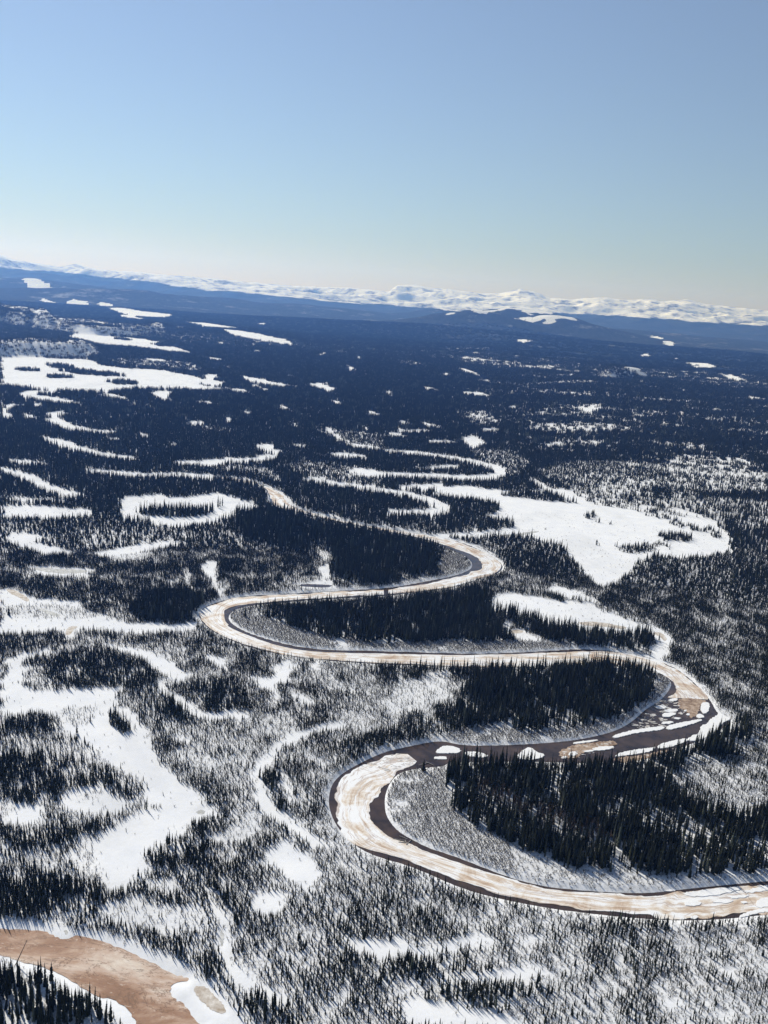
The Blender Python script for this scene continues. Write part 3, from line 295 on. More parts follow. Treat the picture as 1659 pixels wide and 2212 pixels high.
FLOES = [
('tall white ice slab beside dark water at the outer curve of the right bend',0,[(265.1,653.7),(271.2,656.9),(271.3,651.3),(264.5,637.1),(259.6,634.2),(261,643.1)]),
('small rounded white floe just below the tall slab in the right bend',0,[(254,632.3),(258.5,634.1),(259.7,629),(254.7,625.5),(252.6,627.9)]),
('bright oval floe floating in dark water at the middle of the right bend',0,[(226.6,629.3),(232.4,632.3),(237.7,632),(237.5,629.9),(230.1,624.5),(224.5,623.7)]),
('flat grey white floe nearest the wooded inner bank of the right bend',0,[(224.3,641.9),(232.3,645.3),(234.4,642.3),(230.8,638.5),(224.7,638)]),
('pale floe directly above the bright oval floe in the right bend',0,[(231,637.4),(240.8,640.4),(241.2,636.8),(235.5,632.7),(229.8,633.6)]),
('uppermost small floe broken off the cream ice tongue in the right bend',0,[(238.4,655.6),(246.8,659.9),(247.3,656.6),(240.3,652.1)]),
('small thin floe ringed by dark water below right of the bright oval floe',0,[(233.8,624.1),(239.8,624.5),(237.9,621.6),(234,621.6)]),
('tiny white ice block on the left edge of the brown slush tongue, upper of two',0,[(246.2,638.7),(248.9,639.5),(247.9,636.3),(245.5,636)]),
('tiny white ice block at the lower tip of the brown slush tongue, lower of two',0,[(246.5,633.3),(249.4,633.1),(247.6,629.3),(245.5,629.6)]),
('long white ice bar on the upper side of the dark channel in the right bend',0,[(224.6,609.4),(236.2,616.2),(246.3,620.7),(255.6,625.2),(255,622),(245.6,615.5),(233.6,607.8),(224.6,602.9),(222.4,605.1)]),
('thin pale floe just above the long white ice bar of the right bend',0,[(221.2,614),(228,617.4),(232.5,616.7),(227.7,613.3),(221.4,611.6)]),
('narrow white ice ridge tapering left along the dark channel of the right bend',0,[(177.3,586.1),(184.2,591.8),(197.3,599.5),(213.1,605.8),(222.3,608.1),(219.8,602.8),(206.3,597.9),(195.8,593.5),(184.9,587.2),(179.5,583.6)]),
('largest white shore ice shelf against the outermost bank of the right bend',0,[(245.1,599.6),(251.9,614.4),(257.7,617.3),(262.7,626.3),(269.4,631.5),(274.7,640.8),(278.5,635),(278.8,627.6),(270.7,621.3),(265.2,611.4),(259.6,603.7),(250.6,596.6),(245.4,592),(236.3,587),(233.4,589.4),(239.5,596.9)]),
('white shore floe left of the largest ice shelf below the dark channel',0,[(207.9,577.4),(218.1,584.4),(232.1,591.1),(234.1,588.5),(222.1,579.4),(213.4,574.6),(207.2,571.9)]),
('long pointed white floe on the lower side of the dark channel above the spruce tops',0,[(172.5,558.3),(179.1,563.6),(189.2,568.5),(201.2,572.9),(206.4,575.4),(200.6,567.4),(191.5,563.5),(181.6,559.5),(173.9,556.8)]),
('white floe lying on brown slush at the left end of the dark channel',0,[(157.7,565),(162.4,568.3),(173.9,571.8),(175.4,570.2),(169,565.7),(160.3,562.7)]),
('slim white floe touching the left end of the floe on brown slush',0,[(151.2,561.5),(158,564.2),(159.4,562.6),(155.4,560.3),(151.3,559.7)]),
('rounded white floe at the lower left rim of the brown slush',0,[(139,555.4),(143.9,560.5),(146.8,557.4),(144.4,553.6),(139.9,553)]),
('very small floe below left of the rounded white floe',0,[(133.9,551.3),(138.1,552.7),(138,550.1),(134.5,549.7)]),
('thin white ice strip on the upper rim of the brown slush',0,[(146.2,572.4),(155.1,576.4),(165,580.2),(165.4,577.8),(156.5,574.2),(146.8,570.7)]),
('brown slush shelf at the left end of the dark channel',1,[(140.2,564),(146.6,569.5),(157.3,573.6),(169.1,578),(178.7,580.3),(177.7,573.2),(173.9,571.8),(162.2,567.4),(149.9,559.5),(146.9,553.1),(141.1,550.2),(132.4,550.2),(134.4,561.4)]),
('brown shore slush below the long pointed floe, above the spruce tops',1,[(170.8,554.6),(183.1,558.4),(196.8,563.4),(207.3,569.2),(217.6,573.7),(208.4,566.7),(197.1,558.2),(184.8,551.4),(176.9,547.8),(171.5,550.5)]),
('brown slush tongue trailing from the cream ice sheet into the right bend',1,[(247.3,656.6),(254.7,662.3),(269.2,660),(270.7,656.8),(263.6,652.4),(257.2,636),(251.9,628.9),(247.2,625),(248.2,632.5),(246.5,639.8),(243.8,643.7),(244.9,650.6)]),
('small white floe in brown shore slush behind the spruce tops',0,[(216.8,569.7),(223,573.7),(225.4,574.1),(219.8,569.2)]),
('tiny white floe in brown shore slush left of the small floe',0,[(208,568.4),(210.9,569.2),(209.7,566.6),(207.5,566.3)]),
('dirty grey ice block alone in dark water just above the spruce tops',2,[(158.6,547),(162.3,548),(163.6,546),(161.4,544.1),(159,544.9)]),
('wedge shaped white floe in dark water above the shrubby point bar',0,[(46.8,547.1),(52,555.2),(59.2,555.3),(64.6,551.2),(63.5,546.9),(53.9,544.9),(47.5,543.4)]),
('white floe right of the wedge shaped floe, partly behind spruce tops',0,[(65.1,546.5),(71.7,550.6),(82.6,547.3),(81.4,543.1),(71.1,542.3)]),
('small white floe below the wedge shaped floe beside the point bar',0,[(44.9,539),(53.7,541.2),(54.2,536.6),(46.3,535.6)]),
('humped white floe above the spruce tops midway along the dark water',0,[(101.5,545.9),(109.8,559.7),(114.9,561.4),(117.2,555.3),(123.3,552.9),(119.2,547),(109.1,543.2)]),
('long white floe along the upper edge of the tan river ice near the right edge',0,[(174.2,413.2),(184.8,415.7),(199.8,420),(207.3,420.8),(208.7,419.6),(201.1,416),(190.8,412.2),(176.8,410.1)]),
('white floe cut by the right edge, uppermost on the tan river ice',0,[(210,418.3),(219,422.7),(225.2,424.8),(233.1,426.1),(231.3,421.7),(223.4,420.4),(211.1,416.4)]),
('small floe between the long white floe and the right edge on tan ice',0,[(199.8,412.5),(206.8,414.6),(211.9,415.1),(205.7,411.8),(200,410.8)]),
('oval white floe in the middle of the tan river ice near the right',0,[(172.5,405),(179.3,407),(182.7,405.4),(179.9,403.4),(173.4,402.2)]),
('slender white floe right of the oval floe on tan river ice',0,[(187,406.5),(196,409.4),(200.6,409.9),(199.8,407.9),(193.2,406.5)]),
('tiny white floe right of the slender floe on tan river ice',0,[(204.2,409),(207.6,409.7),(207.4,408),(204.6,407.6)]),
('big white floe cut by the right edge in the middle of the tan ice',0,[(213.3,410.6),(220,414),(229,416.2),(225.1,407.2),(217.9,406.8),(212.7,404.6),(211.5,406.4)]),
('small white floe at the near bank by the leftmost tan patch',0,[(171.9,393.5),(176,395.8),(176.5,393.9),(173.6,392.1)]),
('white ice strip along the near bank at the right edge',0,[(198.3,396.8),(205.2,401.3),(211.5,403.9),(224.8,406.5),(224.2,404.9),(208.2,399.9),(199.6,395.7)]),
('lone thin floe in the dark inner channel left of the long white floe',0,[(164.5,413.5),(168.6,415.3),(171.9,414.6),(167,413)]),
]
BROWN_POND = [(-174.6,350.3),(-166.3,351.1),(-155.6,351.7),(-144.7,351.7),(-138.3,347.7),(-133.9,348.9),(-128,350.7),(-116.1,347.6),(-107.4,343.9),(-97.7,339.8),(-88.1,335.6),(-80.6,330.7),(-73,329.4),(-72,327.2),(-79.3,325.7),(-78.4,320.2),(-74.8,315.9),(-70.5,314.4),(-66.1,308.5),(-57.7,300.8),(-84.8,298.5),(-92.6,308.7),(-101.4,314.8),(-108.4,314.9),(-118.4,320.5),(-128.6,326.3),(-138.1,329.5),(-147.2,331.5),(-159.3,335.3),(-167.9,335.9)]
MELT = [
('tan',[(-68.8,324.3),(-63.7,324.8),(-54.8,315.8),(-51.4,311.1),(-55.6,309.5),(-62.7,315.1),(-67.7,319.8)]),
('grey',[(-97.6,454.7),(-96.1,457.3),(-93.4,457.4),(-91.9,455.2),(-92.7,452.7),(-95.7,452.4)]),
('grey',[(-64.4,358.9),(-63.1,359.3),(-61.7,355.2),(-60.9,350),(-61.8,348.7),(-63.4,352.8)]),
('tan',[(-264.4,698.8),(-268.1,714.2),(-266.4,720.6),(-259.5,719.7),(-261.5,712.8),(-260.2,698)]),
('tan',[(-361.4,803.3),(-351.1,800),(-333.8,785.5),(-323.8,772.6),(-327.7,770.5),(-338.6,781.2),(-350.6,788.6)]),
('grey',[(-314.3,758.8),(-301.7,753.9),(-288.3,746.4),(-280.9,740.7),(-288.5,738.6),(-300.8,746.3)]),
('grey',[(-260.5,620.1),(-259.3,622.4),(-256,621.3),(-257.2,618.1)]),
('grey',[(-364.1,870.3),(-335.5,871.3),(-302,872.6),(-303.5,862.8),(-328.9,854),(-352.8,860.2)]),
('tan',[(196.2,818.9),(220.3,824.8),(235.3,820.1),(247.4,813.7),(239,807.2),(219.2,809.6),(201.3,810.5)]),
('tan',[(269,805.5),(275.3,807.9),(278.5,799.5),(277.2,787.5),(272.4,782.6),(273.1,792.6),(268.4,799.4)]),
('tan',[(127.4,784.3),(139.4,788.4),(139.2,778.9),(127.7,774.4)]),
('grey',[(142.4,1124.8),(175.3,1141.6),(203.4,1163.4),(218.6,1169.9),(208.8,1157.6),(173.4,1127.1)]),
('water',[(-87.5,872.4),(-72.3,878),(-48,879.4),(-49.9,871.5),(-73.4,864.9)]),
('grey',[(-136.7,352.5),(-135.8,353),(-134.2,351.6),(-134.1,349.5),(-135.5,350.3)]),
]
BARS = [[(15.2,462.5),(12.3,469.4),(12.7,489.7),(17.6,509.3),(25.2,518.8),(37.5,524),(51.7,527.7),(50,505.2),(55.2,487.2),(54.5,477),(67.3,461.6),(79.4,447.1),(94.2,438),(106.4,433),(115.9,427.9),(141.2,426.2),(153.9,426),(179.1,424.8),(207.3,431.8),(229.7,436.3),(243.6,437.8),(240.8,431.4),(226.7,428.9),(176.6,416.7),(156.2,411.1),(137.2,409.7),(118.6,409.6),(100.2,410.5),(83.4,415.4),(69.1,422.7),(51.9,432.1),(30,443.6),(20.7,451.5)],
[(51.6,564),(64.2,557.6),(92.1,561.5),(126,569.6),(152.5,578.4),(181.5,594.7),(200.1,613.9),(214.8,635.5),(233.1,654.6),(247.7,678.5),(253,692.9),(248,706.2),(236.8,716.4),(239.6,690.7),(226.5,657.8),(216.5,643),(185.7,612.5),(156.3,597.2),(128.7,586),(111.2,582.1),(86.5,587),(65.6,578.7)],
[(-132.2,754.4),(-138,768.1),(-137.7,783.6),(-131.4,797.7),(-117.2,807.1),(-112.7,781.1),(-102.8,770.8),(-79.2,754.6),(-45.8,735.5),(7.9,730.1),(49.7,741.5),(102.6,748.4),(124.7,756.8),(157.4,761.7),(186.4,756.9),(154.4,743.1),(90,723.8),(8.2,715.5),(-23.7,711.4),(-53.7,709.6),(-74.3,714.2),(-96,724.6),(-116.6,737.3)],
[(61.2,931.3),(82.5,944.4),(108,985.3),(99,1030.5),(80.6,1056.4),(70.2,1018.6),(64.6,953.2)]]
SKYLINE = [(-28.51, 0.671), (-25.61, 0.656), (-23.8, 0.697), (-23.07, 0.47), (-21.95, 0.36), (-20.55, 0.24), (-19.64, 0.492), (-18.86, 0.297), (-17.41, 0.254), (-16.07, 0.283), (-14.02, 0.223), (-11.93, 0.231), (-9.81, 0.142), (-7.66, 0.107), (-4.76, 0.163), (-3.31, 0.234), (-1.85, 0.191), (-0.69, 0.156), (-0.13, 0.591), (0.89, 0.687), (2.06, 0.568), (2.94, 0.585), (3.97, 0.512), (5.13, 0.449), (6.29, 0.526), (7.55, 0.892), (8.57, 0.721), (9.45, 0.457), (10.59, 0.464), (12.8, 0.723), (14.05, 0.628), (15.4, 0.827), (16.09, 0.695), (16.88, 0.816), (17.53, 0.927), (18.62, 0.703), (20.05, 0.666), (22.09, 0.566), (25.06, 0.513)]
LONE = [(37.4, 518.1), (-122.3, 770.6), (-195.5, 534.6), (-192.3, 551.6), (-327.9, 735.0), (-228.4, 1172.8)]
SNAG = (-149.7, 329.2)
LOGS = [((21.8, 446.7), (26.4, 444.2)), ((17.9, 443.5), (24.9, 442.5)), ((21.3, 440.7), (25.9, 440.3)), ((25.8, 438.6), (28.9, 444.2)), ((25.1, 442.8), (25.9, 438.8)), ((41.1, 530.8), (34.4, 526.0)), ((39.8, 531.3), (45.0, 527.5))]
BRASH = [[(197.2,606.4),(214.7,628.5),(221.9,626.5),(230.2,615.3),(227.7,606.9),(212.7,600.8),(201.2,600.1)],[(229,651.5),(249.3,661.5),(247.2,638.8),(246,625.9),(232.1,621.7),(222.4,635)],[(140.2,564.4),(178.8,580.7),(177.4,571.3),(145.3,549.4),(132.3,549.4)],[(-1,521.9),(11.9,534),(21.2,540.5),(31.9,536.7),(31.8,527.6),(12.2,516.2),(1.7,518.5)],[(190.8,560.8),(218.1,575.2),(224.9,574),(207.3,563.1),(196.9,557.3)]]
BUSHES = [(-134.2, 356.7), (-142.2, 356.6)]
BLUFFS = [(46, [(-1437.2, 2811.2), (-1377.9, 2921.3), (-1334.6, 2996.9), (-1291.3, 3121.2), (-1191.6, 3138.7), (-1133.8, 3281.4), (-1130.6, 3442.2), (-1233.6, 3755.7), (-1241.6, 3593.3), (-1308.7, 3447.2), (-1417.5, 3426.2), (-1468.8, 3298.4), (-1518.7, 3219.8), (-1587.5, 3105.1)]), (58, [(-2477.3, 4868.5), (-2121.1, 4778.1), (-1913.0, 4634.3), (-1683.9, 4442.5), (-2002.9, 5284.1), (-2256.4, 5466.2), (-2486.2, 5600.7), (-2885.5, 5670.6)]), (40, [(-1862.8, 4599.6), (-1649.7, 4444.0), (-1490.5, 4383.7), (-1349.0, 4521.3), (-1255.3, 4964.1), (-1358.3, 5371.2), (-1469.0, 4923.8), (-1625.7, 4781.3), (-1795.9, 4837.8), (-2020.5, 4988.9)]), (38, [(900.4, 4043.0), (945.4, 3963.3), (1030.0, 3971.0), (1235.7, 4301.8), (1373.7, 4782.3), (1155.5, 4455.0), (1061.4, 4449.6), (1009.1, 4531.0)])]
HILLS = [(823, 8962, 183, 750, 450), (1145, 9733, 209, 650, 500), (1550, 10890, 244, 900, 550), (1634, 9358, 174, 900, 450), (796, 12475, 169, 800, 600), (-3166, 10011, 142, 1500, 700), (-2374, 10741, 109, 1600, 800), (-4754, 11561, 153, 1700, 800), (-1291, 11427, 77, 1800, 900), (3085, 11078, 62, 2300, 900), (283, 7595, 65, 1500, 600)]

# ------------------------------------------------------------------ numeric helpers
rng = np.random.default_rng(7)
random.seed(7)

def _hash(ix, iy, s):
    h = (ix.astype(np.int64) * 374761393 + iy.astype(np.int64) * 668265263 + s * 1442695041) & 0x7fffffff
    h = ((h ^ (h >> 13)) * 1274126177) & 0x7fffffff
    h = ((h ^ (h >> 16)) * 83492791) & 0x7fffffff
    return (h & 0xffff) / 65535.0

def vnoise(x, y, s=0):
    ix, iy = np.floor(x), np.floor(y)
    fx, fy = x - ix, y - iy
    fx = fx * fx * (3 - 2 * fx); fy = fy * fy * (3 - 2 * fy)
    a, b = _hash(ix, iy, s), _hash(ix + 1, iy, s)
    c, d = _hash(ix, iy + 1, s), _hash(ix + 1, iy + 1, s)
    return (a + (b - a) * fx) * (1 - fy) + (c + (d - c) * fx) * fy

def fbm(x, y, s=0, o=4):
    t, a, n = 0, .5, 0
    for i in range(o):
        t = t + a * vnoise(x * 2 ** i + 17.3 * i, y * 2 ** i - 9.1 * i, s + i); n += a; a *= .5
    return t / n

def sstep(a, b, x):
    t = np.clip((x - a) / (b - a), 0, 1)
    return t * t * (3 - 2 * t)

def inside(poly, x, y):
    p = np.asarray(poly); r = np.zeros(x.shape, bool)
    m = (x >= p[:, 0].min()) & (x <= p[:, 0].max()) & (y >= p[:, 1].min()) & (y <= p[:, 1].max())
    if not m.any():
        return r
    xs, ys = x[m], y[m]; c = np.zeros(xs.shape, bool)
    for i in range(len(p)):
        (x1, y1), (x2, y2) = p[i - 1], p[i]
        if y1 == y2:
            continue
        k = (y1 > ys) != (y2 > ys)
        c ^= k & (xs < (x2 - x1) * (ys - y1) / (y2 - y1) + x1)
    r[m] = c
    return r

def sdist(poly, x, y, reach):
    """signed distance to a polygon, positive inside, -reach when farther away than reach"""
    p = np.asarray(poly, float); out = np.full(x.shape, -float(reach))
    m = (x >= p[:, 0].min() - reach) & (x <= p[:, 0].max() + reach) & (y >= p[:, 1].min() - reach) & (y <= p[:, 1].max() + reach)
    if not m.any():
        return out
    xs, ys = x[m], y[m]; d2 = np.full(xs.shape, 1e12)
    for i in range(len(p)):
        a, b = p[i - 1], p[i]; v = b - a; L = float(v @ v)
        if L < 1e-9:
            continue
        q = (xs >= min(a[0], b[0]) - reach) & (xs <= max(a[0], b[0]) + reach) & (ys >= min(a[1], b[1]) - reach) & (ys <= max(a[1], b[1]) + reach)
        if not q.any():
            continue
        xx, yy = xs[q], ys[q]
        t = np.clip(((xx - a[0]) * v[0] + (yy - a[1]) * v[1]) / L, 0, 1)
        d2[q] = np.minimum(d2[q], (xx - a[0] - t * v[0]) ** 2 + (yy - a[1] - t * v[1]) ** 2)
    d = np.sqrt(d2); ins = inside(poly, xs, ys)
    out[m] = np.where(ins, np.minimum(d, 1e5), -np.minimum(d, reach))
    return out

def smooth_poly(p, n=2, closed=True):
    p = [np.array(q, float) for q in p]
    for _ in range(n):
        o = []; N = len(p)
        for i in range(N if closed else N - 1):
            a, b = p[i], p[(i + 1) % N]
            o += [a * .75 + b * .25, a * .25 + b * .75]
        if not closed:
            o = [p[0]] + o + [p[-1]]
        p = o
    return [tuple(q) for q in p]

RIVER_S = smooth_poly(RIVER, 2)
POND_S = smooth_poly(BROWN_POND, 2)
MELT_S = [(k, smooth_poly(p, 2)) for k, p in MELT]

WATER_Z, ICE_Z, FLOE_Z = -1.5, -1.22, -1.02

def height(x, y, carve=True):
    """ground height in metres"""
    r = np.hypot(x, y)
    z = (fbm(x / 26, y / 26, 3, 3) - .5) * .7
    up = sstep(2300, 6000, r)
    z = z + up * (fbm(x / 1500, y / 900, 11, 4) - .42) * 55
    for h, poly in BLUFFS:
        sd = sdist(poly, x + (fbm(x / 60, y / 60, 21, 2) - .5) * 30, y, 140)
        z = np.where(sd > -139, z + h * sstep(-12, 85, sd) * (.82 + .36 * fbm(x / 220, y / 220, 5, 3)), z)
    hh = np.zeros(x.shape)
    for cx, cy, hz, sa, sr in HILLS:
        n = math.hypot(cx, cy); ux, uy = cx / n, cy / n
        a = (x - cx) * uy - (y - cy) * ux; b = (x - cx) * ux + (y - cy) * uy
        g = np.exp(-(a / sa) ** 2 - (b / sr) ** 2)
        hh = np.maximum(hh, np.where(g > .003, hz * g * (.76 + .48 * fbm(x / 420, y / 420, 31, 3)), 0))
    z = z + hh
    if carve:
        sd = sdist(RIVER_S, x, y, 8); k = sstep(-5, 3, sd)
        z = z * (1 - sstep(-8, -2, sd)) - 2.2 * k
        sd = sdist(POND_S, x, y, 10); k = sstep(-6, 2.5, sd)
        z = z * (1 - sstep(-10, -3, sd)) - 1.3 * k
        for kind, p in MELT_S:
            sd = sdist(p, x, y, 4); k = sstep(-3, 1.0, sd)
            z = z * (1 - sstep(-4, -.5, sd)) - .45 * k
    return z

KINDS = {'clear': 0, 'sparse': 1, 'bog': 2, 'dense': 3, 'tall': 4, 'corner': 5, 'birch': 6, 'bar': 7, 'far': 8, 'river': 9}
def zone(x, y, jitter=True):
    """what grows where"""
    r = np.hypot(x, y)
    k = np.where(r + (fbm(x / 60, y / 60, 51, 2) - .5) * 200 > 1150, 8, 2)
    if jitter:
        a = 2.6 + .0022 * r
        px = x + (fbm(x / 11, y / 11, 61, 2) - .5) * 2.2 * a
        py = y + (fbm(x / 11, y / 11, 71, 2) - .5) * 2.2 * a
        px = px + rng.normal(0, 1, x.shape) * (1.1 + .0006 * r); py = py + rng.normal(0, 1, x.shape) * (1.1 + .0006 * r)
    else:
        px, py = x, y
    for kind, poly in ZONES:
        k[inside(poly, px, py)] = KINDS[kind]
    return k

# ------------------------------------------------------------------ object helpers
def link_mesh(name, verts, faces, mat, parent=None, smooth=False):
    me = bpy.data.meshes.new(name)
    me.from_pydata([tuple(map(float, v)) for v in verts], [], faces); me.update()
    if smooth:
        me.polygons.foreach_set('use_smooth', [True] * len(me.polygons))
    if mat:
        me.materials.append(mat)
    o = bpy.data.objects.new(name, me); COL.objects.link(o)
    if parent:
        o.parent = parent
    return o

def tag(o, label=None, cat=None, group=None, kind=None):
    if label: o['label'] = label
    if cat: o['category'] = cat
    if group: o['group'] = group
    if kind: o['kind'] = kind
    return o

def grid_mesh(name, X, Y, Zv, mat, attrs=None, wrap=False):
    nr, nc = X.shape
    co = np.empty((nr * nc, 3), np.float32); co[:, 0] = X.ravel(); co[:, 1] = Y.ravel(); co[:, 2] = Zv.ravel()
    i = np.arange(nr - 1)[:, None]
    j = np.arange(nc if wrap else nc - 1)[None, :]
    j2 = (j + 1) % nc
    f = np.stack([i * nc + j, i * nc + j2, (i + 1) * nc + j2, (i + 1) * nc + j], -1).reshape(-1, 4)
    me = bpy.data.meshes.new(name)
    me.vertices.add(len(co)); me.vertices.foreach_set('co', co.ravel())
    me.loops.add(f.size); me.loops.foreach_set('vertex_index', f.ravel().astype(np.int32))
    me.polygons.add(len(f)); me.polygons.foreach_set('loop_start', np.arange(0, f.size, 4, dtype=np.int32))
    me.polygons.foreach_set('loop_total', np.full(len(f), 4, np.int32))
    me.polygons.foreach_set('use_smooth', np.ones(len(f), bool))
    me.update(calc_edges=True); me.validate()
    for n, v in (attrs or {}).items():
        a = me.attributes.new(n, 'FLOAT', 'POINT'); a.data.foreach_set('value', v.ravel().astype(np.float32))
    me.materials.append(mat)
    o = bpy.data.objects.new(name, me); COL.objects.link(o)
    return o

# ------------------------------------------------------------------ materials
class NT:
    def __init__(self, name, rough=.8, spec=.3):
        self.m = bpy.data.materials.new(name); self.m.use_nodes = True
        self.t = self.m.node_tree; self.b = self.t.nodes['Principled BSDF']
        self.b.inputs['Roughness'].default_value = rough
        self.b.inputs['Specular IOR Level'].default_value = spec
    def n(self, typ, **kw):
        x = self.t.nodes.new(typ)
        for k, v in kw.items():
            if isinstance(k, str) and hasattr(x, k): setattr(x, k, v)
        return x
    def l(self, a, b): self.t.links.new(a, b)
    def noise(self, scale, detail=4, rough=.55, vec=None, dist=0):
        x = self.n('ShaderNodeTexNoise'); x.inputs['Scale'].default_value = scale; x.inputs['Detail'].default_value = detail
        x.inputs['Roughness'].default_value = rough; x.inputs['Distortion'].default_value = dist
        if vec is not None: self.l(vec, x.inputs['Vector'])
        return x.outputs['Fac']
    def pos(self, sx=1, sy=1, sz=1):
        g = self.n('ShaderNodeNewGeometry'); m = self.n('ShaderNodeMapping'); m.inputs['Scale'].default_value = (sx, sy, sz)
        self.l(g.outputs['Position'], m.inputs['Vector']); return m.outputs[0]
    def ramp(self, fac, stops):
        r = self.n('ShaderNodeValToRGB'); e = r.color_ramp.elements
        while len(e) < len(stops): e.new(.5)
        for q, (p, c) in zip(e, stops): q.position = p; q.color = (*c, 1) if len(c) == 3 else c
        self.l(fac, r.inputs[0]); return r.outputs[0]
    def mix(self, fac, a, b, mode='MIX'):
        x = self.n('ShaderNodeMix'); x.data_type = 'RGBA'; x.blend_type = mode
        for s, v in ((x.inputs[0], fac), (x.inputs[6], a), (x.inputs[7], b)):
            if hasattr(v, 'type') and hasattr(v, 'links'): self.l(v, s)
            elif isinstance(v, (int, float)): s.default_value = v
            else: s.default_value = (*v, 1)
        return x.outputs[2]
    def math(self, op, a, b=0):
        x = self.n('ShaderNodeMath'); x.operation = op
        for s, v in ((x.inputs[0], a), (x.inputs[1], b)):
            if hasattr(v, 'links'): self.l(v, s)
            else: s.default_value = v
        return x.outputs[0]
    def attr(self, name):
        a = self.n('ShaderNodeAttribute'); a.attribute_name = name; return a.outputs['Fac']
    def bump(self, h, strength, dist):
        b = self.n('ShaderNodeBump'); b.inputs['Strength'].default_value = strength; b.inputs['Distance'].default_value = dist
        self.l(h, b.inputs['Height']); self.l(b.outputs[0], self.b.inputs['Normal'])
    def col(self, c):
        if hasattr(c, 'links'): self.l(c, self.b.inputs['Base Color'])
        else: self.b.inputs['Base Color'].default_value = (*c, 1)
        return self.m

def m_snow():
    t = NT('snow', .8, .0); p = t.pos()
    c = t.ramp(t.noise(.06, 6, .6, p), [(.3, (.80, .815, .84)), (.7, (.89, .89, .885))])
    c = t.mix(t.ramp(t.noise(.012, 7, .65, t.pos(1, .6, 1), .6), [(.5, (0, 0, 0)), (.72, (.55, .55, .55))]), c, (.62, .63, .64))
    # twigs, needles and moss showing through the snow between the trees
    lit = t.ramp(t.noise(.55, 5, .7, p), [(.45, (0, 0, 0)), (.68, (1, 1, 1))])
    c = t.mix(t.math('MULTIPLY', lit, t.math('MULTIPLY', t.attr('litter'), .6)), c, (.16, .14, .12))
    # far woods, too far away to tell the trees apart
    far = t.ramp(t.noise(.02, 5, .7, t.pos(1, .45, 1)), [(.35, (.022, .028, .024)), (.7, (.05, .055, .05))])
    spot = t.ramp(t.noise(.0045, 8, .78, t.pos(.55, .5, 1)), [(.55, (0, 0, 0)), (.70, (1, 1, 1))])
    far = t.mix(t.math('MULTIPLY', spot, .5), far, (.6, .62, .65))
    ca = t.attr('canopy'); edge = t.math('MULTIPLY', ca, t.math('SUBTRACT', 1.0, ca))
    ca = t.math('ADD', ca, t.math('MULTIPLY', edge, t.math('MULTIPLY', t.math('SUBTRACT', t.noise(.011, 6, .7, t.pos(1, .5, 1)), .5), 7.0)))
    c = t.mix(t.ramp(ca, [(.42, (0, 0, 0)), (.58, (1, 1, 1))]), c, far)
    t.bump(t.noise(.35, 6, .6, p), .35, .5)
    return t.col(c)

def m_mountain():
    t = NT('mountain_snow', .9, .0); p = t.pos()
    rock = t.ramp(t.noise(.004, 8, .7, p), [(.50, (.86, .87, .9)), (.62, (.22, .23, .27))])
    far = t.ramp(t.noise(.004, 6, .7, p), [(.3, (.022, .028, .024)), (.62, (.05, .055, .05)), (.78, (.3, .31, .33))])
    f = t.ramp(t.math('ADD', t.attr('canopy'), t.math('MULTIPLY', t.math('SUBTRACT', t.noise(.0028, 8, .7, t.pos(.6, 1, 1)), .5), 1.5)), [(.42, (0, 0, 0)), (.58, (1, 1, 1))])
    c = t.mix(f, rock, far)
    t.bump(t.noise(.003, 8, .65, p), .6, 60)
    return t.col(c)

def m_plain(name, c0, c1, scale, rough=.85, bump=0, spec=.05):
    t = NT(name, rough, spec); p = t.pos()
    n = t.noise(scale, 5, .6, p)
    if bump: t.bump(n, .5, bump)
    return t.col(t.ramp(n, [(.3, c0), (.7, c1)]))

def m_water():
    t = NT('river_water', .15, .28); p = t.pos()
    c = t.ramp(t.noise(.08, 4, .6, p), [(.35, (.036, .027, .024)), (.75, (.11, .075, .056))])
    t.bump(t.noise(1.2, 4, .6, p), .15, .05)
    return t.col(c)

def m_ice():
    t = NT('river_ice', .5, .35)
    uv = t.n('ShaderNodeUVMap'); mp = t.n('ShaderNodeMapping'); mp.inputs['Scale'].default_value = (.018, .17, 1)
    t.l(uv.outputs[0], mp.inputs['Vector'])
    n = t.noise(1.0, 7, .62, mp.outputs[0], .8)
    blob = t.noise(.045, 7, .66, t.pos(), 1.0)
    n = t.math('ADD', t.math('MULTIPLY', n, .5), t.math('MULTIPLY', blob, .54))
    c = t.ramp(n, [(.365, (.38, .25, .16)), (.435, (.60, .46, .34)), (.485, (.74, .65, .54)), (.52, (.83, .78, .72)), (.555, (.90, .90, .89))])
    mp2 = t.n('ShaderNodeMapping'); mp2.inputs['Scale'].default_value = (.012, .10, 1); t.l(uv.outputs[0], mp2.inputs['Vector'])
    n2 = t.noise(1.0, 5, .6, mp2.outputs[0], 1.2)
    c = t.mix(t.ramp(n2, [(.47, (0, 0, 0)), (.492, (.7, .7, .7)), (.515, (0, 0, 0)), (.62, (0, 0, 0)), (.72, (.8, .8, .8))]), c, (.36, .23, .15))
    # a few cracks
    v = t.n('ShaderNodeTexVoronoi'); v.feature = 'DISTANCE_TO_EDGE'; v.inputs['Scale'].default_value = .035
    t.l(t.pos(1, 1, .1), v.inputs['Vector'])
    cr = t.ramp(v.outputs['Distance'], [(.0, (.6, .6, .6)), (.014, (0, 0, 0))])
    cr = t.math('MULTIPLY', cr, t.ramp(t.noise(.03, 3, .6, t.pos()), [(.52, (0, 0, 0)), (.6, (1, 1, 1))]))
    c = t.mix(cr, c, (.40, .28, .19))
    t.bump(t.noise(.5, 5, .6, t.pos()), .3, .2)
    return t.col(c)

